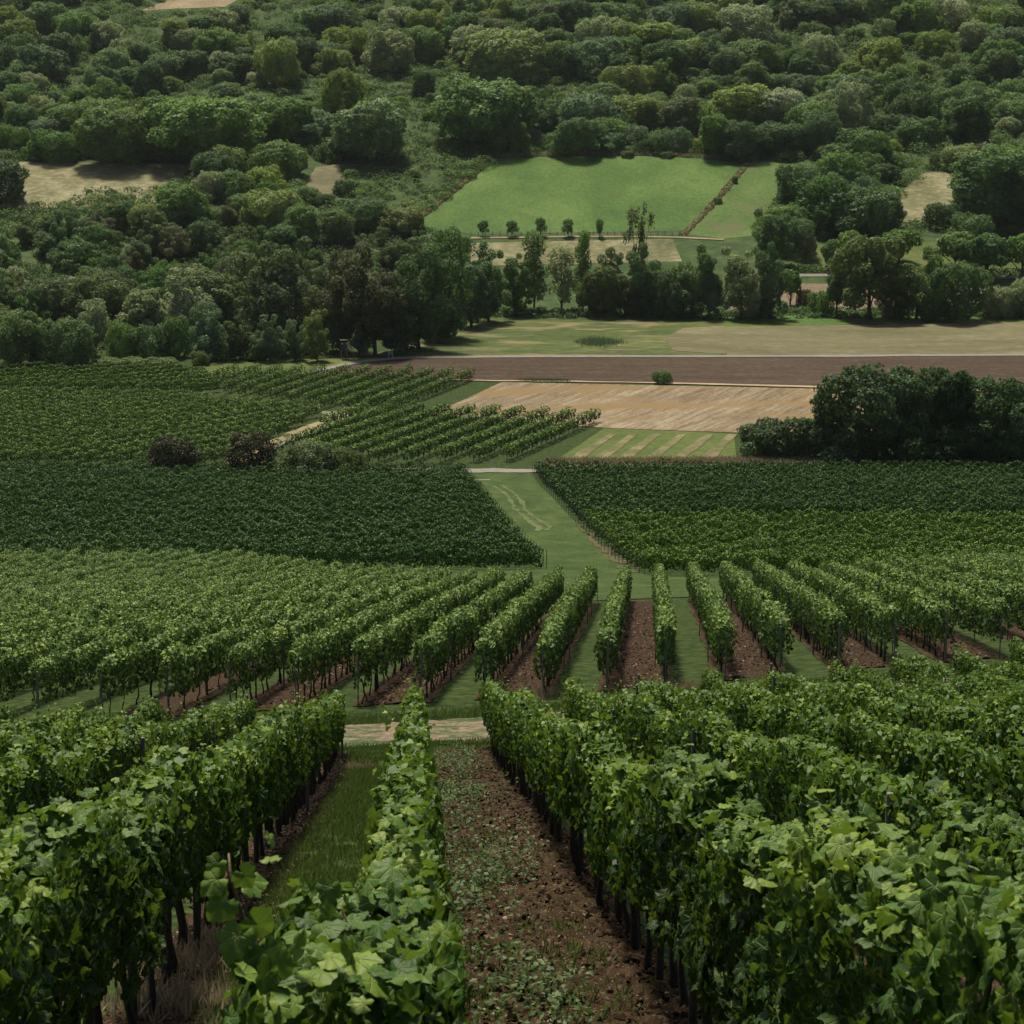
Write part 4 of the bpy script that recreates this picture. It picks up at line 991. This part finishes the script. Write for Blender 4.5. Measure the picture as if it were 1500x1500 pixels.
def hill_ok(x, y):
    u, v, _ = proj((x, y, float(T(x, y))))
    return v < 345 and not any(inpoly(u, v-q, P) for P in CL2 for q in (0, 6))
scatter_shrubs('undergrowth', 6500, (0, (575, 900)), (1.2, 3.4), .55, tree_mat('undergrowth_leaf', (.062, .108, .034), 0), .5, 'dense green scrub filling the gaps between the slope trees', 9, 75, hill_ok)
scatter_shrubs('thicket', 1700, (0, (575, 900)), (2.2, 4.6), .50, tree_mat('thicket_leaf', (.084, .142, .042), 0), .5, 'thicket closing the gaps of the wooded slope', 19, 260, lambda x, y: hill_ok(x, y) and not inpoly(*proj((x, y, float(T(x, y))))[:2], CREEP) and not any(inpoly(proj((x, y, float(T(x, y))+4))[0], proj((x, y, float(T(x, y))+4))[1]+o, P) for P in CL2 for o in (-4, 4)))
def wood_ok(x, y):
    u, v, _ = proj((x, y, float(T(x, y))))
    return u < 700 and v < 524-max(0, (u-480))*.33 and v > 250 and not any(inpoly(u, v-q, P) for P in CL2 for q in (0, 8))
scatter_shrubs('wood_undergrowth', 1300, (0, (432, 600)), (1.2, 3.0), .55, tree_mat('wood_undergrowth_leaf', (.034, .056, .022), 0), .45, 'dark undergrowth at the foot of the left wood', 10, 70, wood_ok)
def belt_ok(x, y):
    u, v, _ = proj((x, y, float(T(x, y))))
    return 700 < u < 1560 and 455 < v < 467
scatter_shrubs('belt_undergrowth', 420, (0, (490, 520)), (1.0, 2.4), .45, TM['dark'], .5, 'dark undergrowth along the foot of the tree belt', 12, 60, belt_ok)

# hedges
def hedge_line(name, uv, w_, h, mat, label, seed, dens=70, size=.4):
    rng = np.random.default_rng(seed); P = np.array([pix(*q) for q in uv]); Vs, Fs, va = [], [], []; off = 0; loc = np.array((*P[0], float(T(*P[0]))))
    for a, b in zip(P[:-1], P[1:]):
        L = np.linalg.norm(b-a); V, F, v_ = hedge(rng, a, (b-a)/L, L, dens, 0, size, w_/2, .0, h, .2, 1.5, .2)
        Vs.append(V-loc); Fs.append(F+off); off += len(V); va.append(v_)
    return tag(link(name, mesh(name, np.concatenate(Vs), [np.concatenate(Fs)], mat, np.concatenate(va)), None, loc), label, 'hedge')
hedge_line('hedge', [(1148, 399), (1250, 399)], 2.0, 2.0, TM['dark'], 'clipped dark hedge along the valley road, left stretch', 1)
hedge_line('hedge', [(1325, 401), (1420, 403), (1520, 405)], 2.0, 2.0, TM['dark'], 'clipped dark hedge along the valley road, right stretch', 2)
DRYLEAF = leafmat('dry_scrub', [(0, (.17, .15, .07)), (.5, (.26, .225, .11)), (1, (.36, .32, .18))], .2, (.25, .2, .1), .8, .1)
hedge_line('scrub_hedge', [(1000, 345), (1040, 305), (1070, 270), (1098, 237)], 1.7, .5, DRYLEAF, 'brown dry scrub line dividing the bright meadow from the side meadow', 3)
for u, v in ((1052, 298), (1076, 268), (1094, 238)): px_tree('bush', u, v, v-9, 11, 'shrub', 'dark', {1052: 'small dark bush low in the brown scrub line', 1076: 'small dark bush midway in the brown scrub line', 1094: 'small dark bush at the top end of the brown scrub line'}[u], 'bushes in the brown scrub line', parts=False)
hedge_line('scrub_hedge', [(600, 332), (662, 283), (722, 233)], 1.8, .6, DRYLEAF, 'dry grass fringe along the left side of the bright meadow', 4)
hedge_line('scrub_hedge', [(722, 230), (830, 227), (960, 227), (1100, 235)], 2.5, 1.0, DRYLEAF, 'dry grass fringe along the top of the bright meadow', 5, 40)
for u, v, wq in ((919, 229, 26), (975, 230, 22), (1085, 236, 26)): px_tree('bush', u, v, v-8, wq, 'shrub', 'dark', {919: 'flat dark bush on the top fringe of the bright meadow, left', 975: 'flat dark bush on the top fringe of the bright meadow, middle', 1085: 'flat dark bush on the top fringe of the bright meadow, right'}[u], 'flat bushes on the top fringe of the meadow', parts=False)
# ------------------------------------------------------------------ low plants and litter
BLADE_V = np.array([(-.05, 0, 0), (.05, 0, 0), (.03, .6, .08), (0, 1, .22)], float); BLADE_F = np.array([[0, 1, 2, 3]])
def blades(name, pts, hgt, mat, label, seed, var0=.45, cat='grass'):
    rng = np.random.default_rng(seed); pts = np.asarray(pts); n = len(pts)
    P = np.column_stack([pts, T(pts[:, 0], pts[:, 1])+.02]); a = rng.uniform(0, 6.28, n)
    nrm = np.column_stack([np.cos(a), np.sin(a), rng.normal(0, .3, n)]); tip = np.column_stack([rng.normal(0, .3, n), rng.normal(0, .3, n), np.ones(n)])
    V, F = leaves(BLADE_V, BLADE_F, P, nrm, tip, np.asarray(hgt)*rng.uniform(.5, 1.3, n))
    return tag(link(name, mesh(name, V, [F], mat, np.clip(var0+rng.normal(0, .22, n), 0, 1))), label, cat, kind='stuff')
GBL = leafmat('grass_blade', [(0, (.020, .040, .010)), (.5, (.042, .078, .018)), (.85, (.080, .12, .030)), (1, (.17, .16, .07))], .3, (.12, .18, .03), .6, .2)
DBL = leafmat('dry_blade', [(0, (.12, .095, .055)), (.5, (.24, .19, .115)), (1, (.38, .32, .20))], .25, (.3, .24, .14), .8, .15)
rng = np.random.default_rng(21)
y = 10+44*rng.uniform(0, 1, 42000)**.8; t = rng.uniform(0, 1, 42000); x = (-2.0-.0517*y+.36)*(1-t)+(-.36-.0417*y-.25)*t
clump = np.sin(x*5+np.sin(y*3))*np.sin(y*2.3+x) > -.55
blades('grass', np.column_stack([x, y])[clump], .11, GBL, 'grass growing in the alley between two near vine rows', 1)
x = rng.uniform(-20, 26, 60000); y = 58.6+.36*np.maximum(x, 0)+.10*np.minimum(x, 0)+rng.choice([-1, 1], 60000)*(2.3+np.abs(rng.normal(0, 1.0, 60000)))
blades('grass', np.column_stack([x, y]), .16, GBL, 'rough grass verge along both sides of the dirt track', 2)
pts = []
for u, v, r, n in ((775, 1022, .7, 700), (795, 1016, .4, 500), (1005, 1008, .6, 600), (985, 1004, .3, 300), (1115, 992, .5, 400), (265, 1420, .5, 700), (250, 1480, .6, 700), (330, 1390, .35, 260), (730, 1040, .5, 400), (520, 1128, .5, 300), (640, 1112, .4, 250)):
    c = pix(u, v); pts.append(c+rng.normal(0, r*.6, (n, 2)))
blades('dry_grass', np.concatenate(pts), .20, DBL, 'straw coloured dry grass tufts at the feet of row posts', 3, .5, 'dry grass')
a, b = pix(800, 679), pix(1560, 674); t = rng.uniform(0, 1, 22000)[:, None]
blades('dry_grass', a+(b-a)*t+rng.normal(0, 1, (22000, 2))*np.array([.5, 1.5]), .75, DBL, 'tall dry grass strip between the copse and the vines', 4, .4, 'dry grass')
REED = leafmat('reed_blade', [(0, (.050, .085, .045)), (.5, (.085, .13, .066)), (1, (.15, .19, .09))], .3, (.12, .18, .06), .6, .2)
a, b = pix(848, 503), pix(908, 503); t = np.clip(rng.normal(.5, .24, 1500), -.2, 1.2)[:, None]
blades('reeds', a+(b-a)*t+rng.normal(0, 1, (1500, 2))*np.array([1.0, 2.8])*np.sqrt(np.clip(1.3-4*(t-.5)**2, .05, 2)), 1.0, REED, 'bluish reed clump standing in the wild meadow', 7, .4, 'reeds')
a, b = pix(765, 558), pix(830, 559); t = rng.uniform(0, 1, 3000)[:, None]
blades('weeds', a+(b-a)*t+rng.normal(0, 1, (3000, 2))*np.array([1.0, .9]), .45, GBL, 'strip of green weeds between the plowed field and the stubble', 8, .4, 'weeds')
# weeds in the soil alley
rng = np.random.default_rng(31); P, N, S, Vr, ST = [], [], [], [], []
wc = [(13+38*q**1.1, rng.normal(.55, .2), rng.uniform(.5, 1.3)) for q in rng.uniform(0, 1, 26)]
for _ in range(150):
    c_ = wc[rng.integers(26)]; y = c_[0]+rng.normal(0, .7); x = c_[1]-.0417*y+rng.normal(0, .20); h = abs(rng.normal(.22, .12))+.06
    if 17 < y < 24: h *= 1.5
    z = float(T(x, y)); n = int(14+h*90)
    f = rng.uniform(.1, 1, n); r = h*.45*(1.1-f*.6)
    P.append(np.column_stack([x+rng.normal(0, 1, n)*r, y+rng.normal(0, 1, n)*r, z+f*h+.04])); N.append(np.array([0, 0, .9])+rng.normal(0, .5, (n, 3))); S.append(rng.uniform(.025, .065, n)); Vr.append(np.clip(.45+rng.normal(0, .2, n)+.2*f, 0, 1))
P = np.concatenate(P); tv = L_LOW_V*np.array([.75, 1.2, 1]); V, F = leaves(tv, L_LOW_F, P, np.concatenate(N), rng.normal(size=(len(P), 3)), np.concatenate(S))
tag(link('weeds', mesh('weeds', V, [F], leafmat('weed_leaf', [(0, (.018, .042, .010)), (.5, (.038, .078, .018)), (1, (.10, .15, .04))], .25, (.14, .2, .05), .55, .2), np.concatenate(Vr))), 'green weeds growing along the middle of the bare soil alley', 'weeds', kind='stuff')
x = rng.uniform(-.3, 1.9, 1800); y = rng.uniform(14, 19, 1800); k = np.abs(np.sin(x*3+1)*np.sin(y*1.4)) > .55
blades('weeds', np.column_stack([x-.0417*y, y])[k], .16, GBL, 'thin grass tufts scattered on the bare soil alley', 6, .5, 'weeds')
# litter and clods
LIT = leafmat('litter_flake', [(0, (.020, .012, .007)), (.5, (.055, .035, .021)), (.9, (.15, .108, .070)), (1, (.27, .22, .16))], .1, (.2, .15, .1), .85, .1)
def litter(name, x, y, size, label, seed, mat=LIT):
    rng = np.random.default_rng(seed); n = len(x); P = np.column_stack([x, y, T(x, y)+.05+rng.uniform(0, .035, n)])
    V, F = leaves(L_LOW_V*np.array([1, .9, 3.5]), L_LOW_F, P, np.array([0, 0, 1])+rng.normal(0, .45, (n, 3)), rng.normal(size=(n, 3)), size*rng.uniform(.4, 1.5, n))
    tag(link(name, mesh(name, V, [F], mat, np.clip(rng.normal(.42, .27, n), 0, 1))), label, 'litter', kind='stuff')
y = 11+43*rng.uniform(0, 1, 11000)**1.3; x = .80-.0417*y+rng.uniform(-1.15, 1.2, 11000)
litter('leaf_litter', x, y, .050, 'dry leaf litter and stones on the bare soil alley', 1)
y = 9+45*rng.uniform(0, 1, 9000)**1.2; x = -2.0-.0517*y+rng.normal(.12, .22, 9000)
litter('leaf_litter', x, y, .045, 'dry leaf litter under the near row left of the grass alley', 2)
xs_, ys_ = [], []
for j in (-6, -4, -2, 0, 2, 4, 6):
    n = 2600; yy = rng.uniform(64, 112, n)+.3*max(j, 0); xs_.append(J0+2.0*j-1.0+D2[0]/D2[1]*(yy-64.8)+rng.uniform(-.75, .75, n)); ys_.append(yy)
xs_ = np.concatenate(xs_); ys_ = np.concatenate(ys_); ok = ys_ > np.array([start2(q) for q in xs_])+.4
litter('soil_clods', xs_[ok], ys_[ok], .11, 'clods and litter on the red soil alleys below the track', 3)

CLD = leafmat('clod', [(0, (.014, .009, .005)), (.5, (.034, .021, .011)), (1, (.075, .050, .030))], 0.02, (.1, .07, .04), .95, .05)
y = 11+43*rng.uniform(0, 1, 9000)**1.2; x = .80-.0417*y+rng.uniform(-1.15, 1.2, 9000)
litter('soil_clods', x, y, .085, 'dark brown clods on the bare soil alley', 5, CLD)
y = 13+40*rng.uniform(0, 1, 9000)**1.1; x = rng.normal(.55, .5, 9000); k = (np.sin(x*4+y*.7)*np.sin(y*1.9+1) > .45) & (np.abs(x-.8) < 1.1)
blades('grass', np.column_stack([x-.0417*y, y])[k], .14, GBL, 'patches of grass along the middle of the bare soil alley', 9, .5)
# ------------------------------------------------------------------ small built things
WOOD_D = plain('dark_timber', (.055, .048, .042), .85, .4, 6); WOOD_G = plain('grey_timber', (.20, .19, .175), .85, .3, 6)
GLASSY = plain('pale_opening', (.45, .46, .46), .4, .1, 3)
xy = pix(508, 526); z = float(T(*xy)); st = tag(empty('hunting_stand', (xy[0], xy[1], z), 0.15), 'dark wooden raised hunting stand with ladder at the wood edge', 'hunting stand')
m = MB(); m.box((-.55, 0, 3.05), (1.35, 1.3, 1.75)); link('cabin', m.mesh('cabin', WOOD_D), st)
m = MB(); m.box((-.5, 0, 4.0), (1.75, 1.7, .10)); link('roof', m.mesh('roof', WOOD_D), st)
for xx in (-.95, -.12):
    m = MB(); m.box((xx, -.66, 3.35), (.26, .05, .34)); link('window', m.mesh('window', GLASSY), st)
for xx, yy in ((-1.1, -.55), (.05, -.55), (-1.1, .55), (.05, .55)):
    m = MB(); m.tube([(xx*1.05-.0, yy*1.3, -.1), (xx, yy, 2.15)], .075, 6); link('leg', m.mesh('leg', WOOD_G), st)
m = MB(); m.box((.55, -.2, 2.15), (1.0, .9, .09)); link('platform', m.mesh('platform', WOOD_G), st)
m = MB()
for yy in (-.45, .05): m.tube([(1.75, yy, -.1), (1.0, yy, 2.2), (.85, yy, 2.75)], .05, 5)
for q in np.linspace(.1, .95, 8): m.tube([(1.75-.75*q, -.45, 2.2*q), (1.75-.75*q, .05, 2.2*q)], .035, 5)
link('ladder', m.mesh('ladder', WOOD_G), st)
m = MB(); m.tube([(.1, -.62, 2.9), (1.0, -.62, 2.55)], .04, 5); m.tube([(1.0, -.62, 2.2), (1.0, -.62, 2.6)], .04, 5); link('handrail', m.mesh('handrail', WOOD_G), st)
m = MB(); m.tube([(-1.1, -.7, .1), (.05, -.62, 1.9)], .045, 5); link('brace', m.mesh('brace', WOOD_G), st)
PALEW = plain('pale_painted_wood', (.30, .34, .34), .7, .2, 5)
xy = pix(572.3, 525); z = float(T(*xy)); st = tag(empty('frame_sign', (xy[0], xy[1], z), .1), 'pale grey wooden frame of two posts and rails beside the field road', 'frame')
for xx in (-.42, .42):
    m = MB(); m.box((xx, 0, .8), (.13, .12, 1.75)); link('post', m.mesh('post', PALEW), st)
for zz in (1.58, 1.25, .92):
    m = MB(); m.box((0, -.075, zz), (.72 if zz < 1.5 else .71, .05, .16)); link('rail', m.mesh('rail', PALEW), st)
WHITE = plain('white_paint', (.75, .75, .72), .6, .08, 5)
def marker(u, v, w_, h, label):
    xy = pix(u, v); z = float(T(*xy)); m = MB(); m.tube([(0, 0, -.1), (0, 0, h*.9), (0, 0, h)], [w_/2, w_/2, w_*.25], 8)
    r = tag(empty('marker_post', (xy[0], xy[1], z)), label, 'marker post'); link('shaft', m.mesh('shaft', WHITE, False), r)
    m = MB(); m.tube([(0, 0, h*.62), (0, 0, h*.74)], [w_*.515, w_*.515], 8); link('band', m.mesh('band', WOOD_D), r)
marker(1223, 681, .22, .95, 'small white marker post in the dry grass before the copse')
marker(129, 690, .24, .85, 'small white marker post in front of the far left vines')
xy = pix(356, 104); z = float(T(*xy)); st = tag(empty('hut', (xy[0], xy[1], z), .25), 'small brown wooden hut half hidden under trees high on the left slope', 'hut')
BRN = plain('brown_boards', (.10, .065, .045), .85, .35, 3)
m = MB(); m.box((0, 0, 1.1), (3.6, 2.8, 2.3)); link('wall', m.mesh('wall', BRN), st)
m = MB(); m.add([(-2.0, -1.7, 2.2), (2.0, -1.7, 2.2), (2.0, 1.7, 2.2), (-2.0, 1.7, 2.2), (-2.0, 0, 3.1), (2.0, 0, 3.1)], [(0, 1, 5, 4), (2, 3, 4, 5), (0, 4, 3), (1, 2, 5), (0, 3, 2, 1)]); link('roof', m.mesh('roof', WOOD_D), st)
m = MB(); m.box((.7, -1.42, .95), (.9, .06, 1.9)); link('door', m.mesh('door', WOOD_D), st)
m = MB(); m.box((-.8, -1.42, 1.4), (.8, .06, .6)); link('window', m.mesh('window', WOOD_G), st)
# meadow fence
fp = [np.array(pix(u, 345.5)) for u in np.linspace(690, 995, 30)]; z0 = float(T(*fp[0])); f0 = np.array((*fp[0], z0))
st = tag(empty('fence', tuple(f0)), 'low wooden post fence along the lower edge of the bright meadow', 'fence')
pm = MB(); pm.box((0, 0, .6), (.16, .16, 1.3)); pm = pm.mesh('post', WOOD_G)
W3 = [np.array((*p, float(T(*p)))) for p in fp]
for p in W3: link('post', pm, st, p-f0)
for hh in (.6, 1.05):
    m = MB(); m.tube([p-f0+np.array((0, -.12, hh)) for p in W3], .05, 4); link('rail', m.mesh('rail', WOOD_G), st)

# ------------------------------------------------------------------ air
m = MB(); m.box((0, 560, 35), (900, 1200, 250))
hz = NT('haze_air'); hz.t.nodes.remove(hz.b); pv = hz.n('VolumePrincipled'); pv.inputs['Color'].default_value = (.86, .92, 1, 1); pv.inputs['Density'].default_value = HAZE; pv.inputs['Anisotropy'].default_value = .3
hz.l(pv.outputs[0], hz.out.inputs['Volume'])
if HAZE > 0: tag(link('haze', m.mesh('haze', hz.m)), kind='stuff')
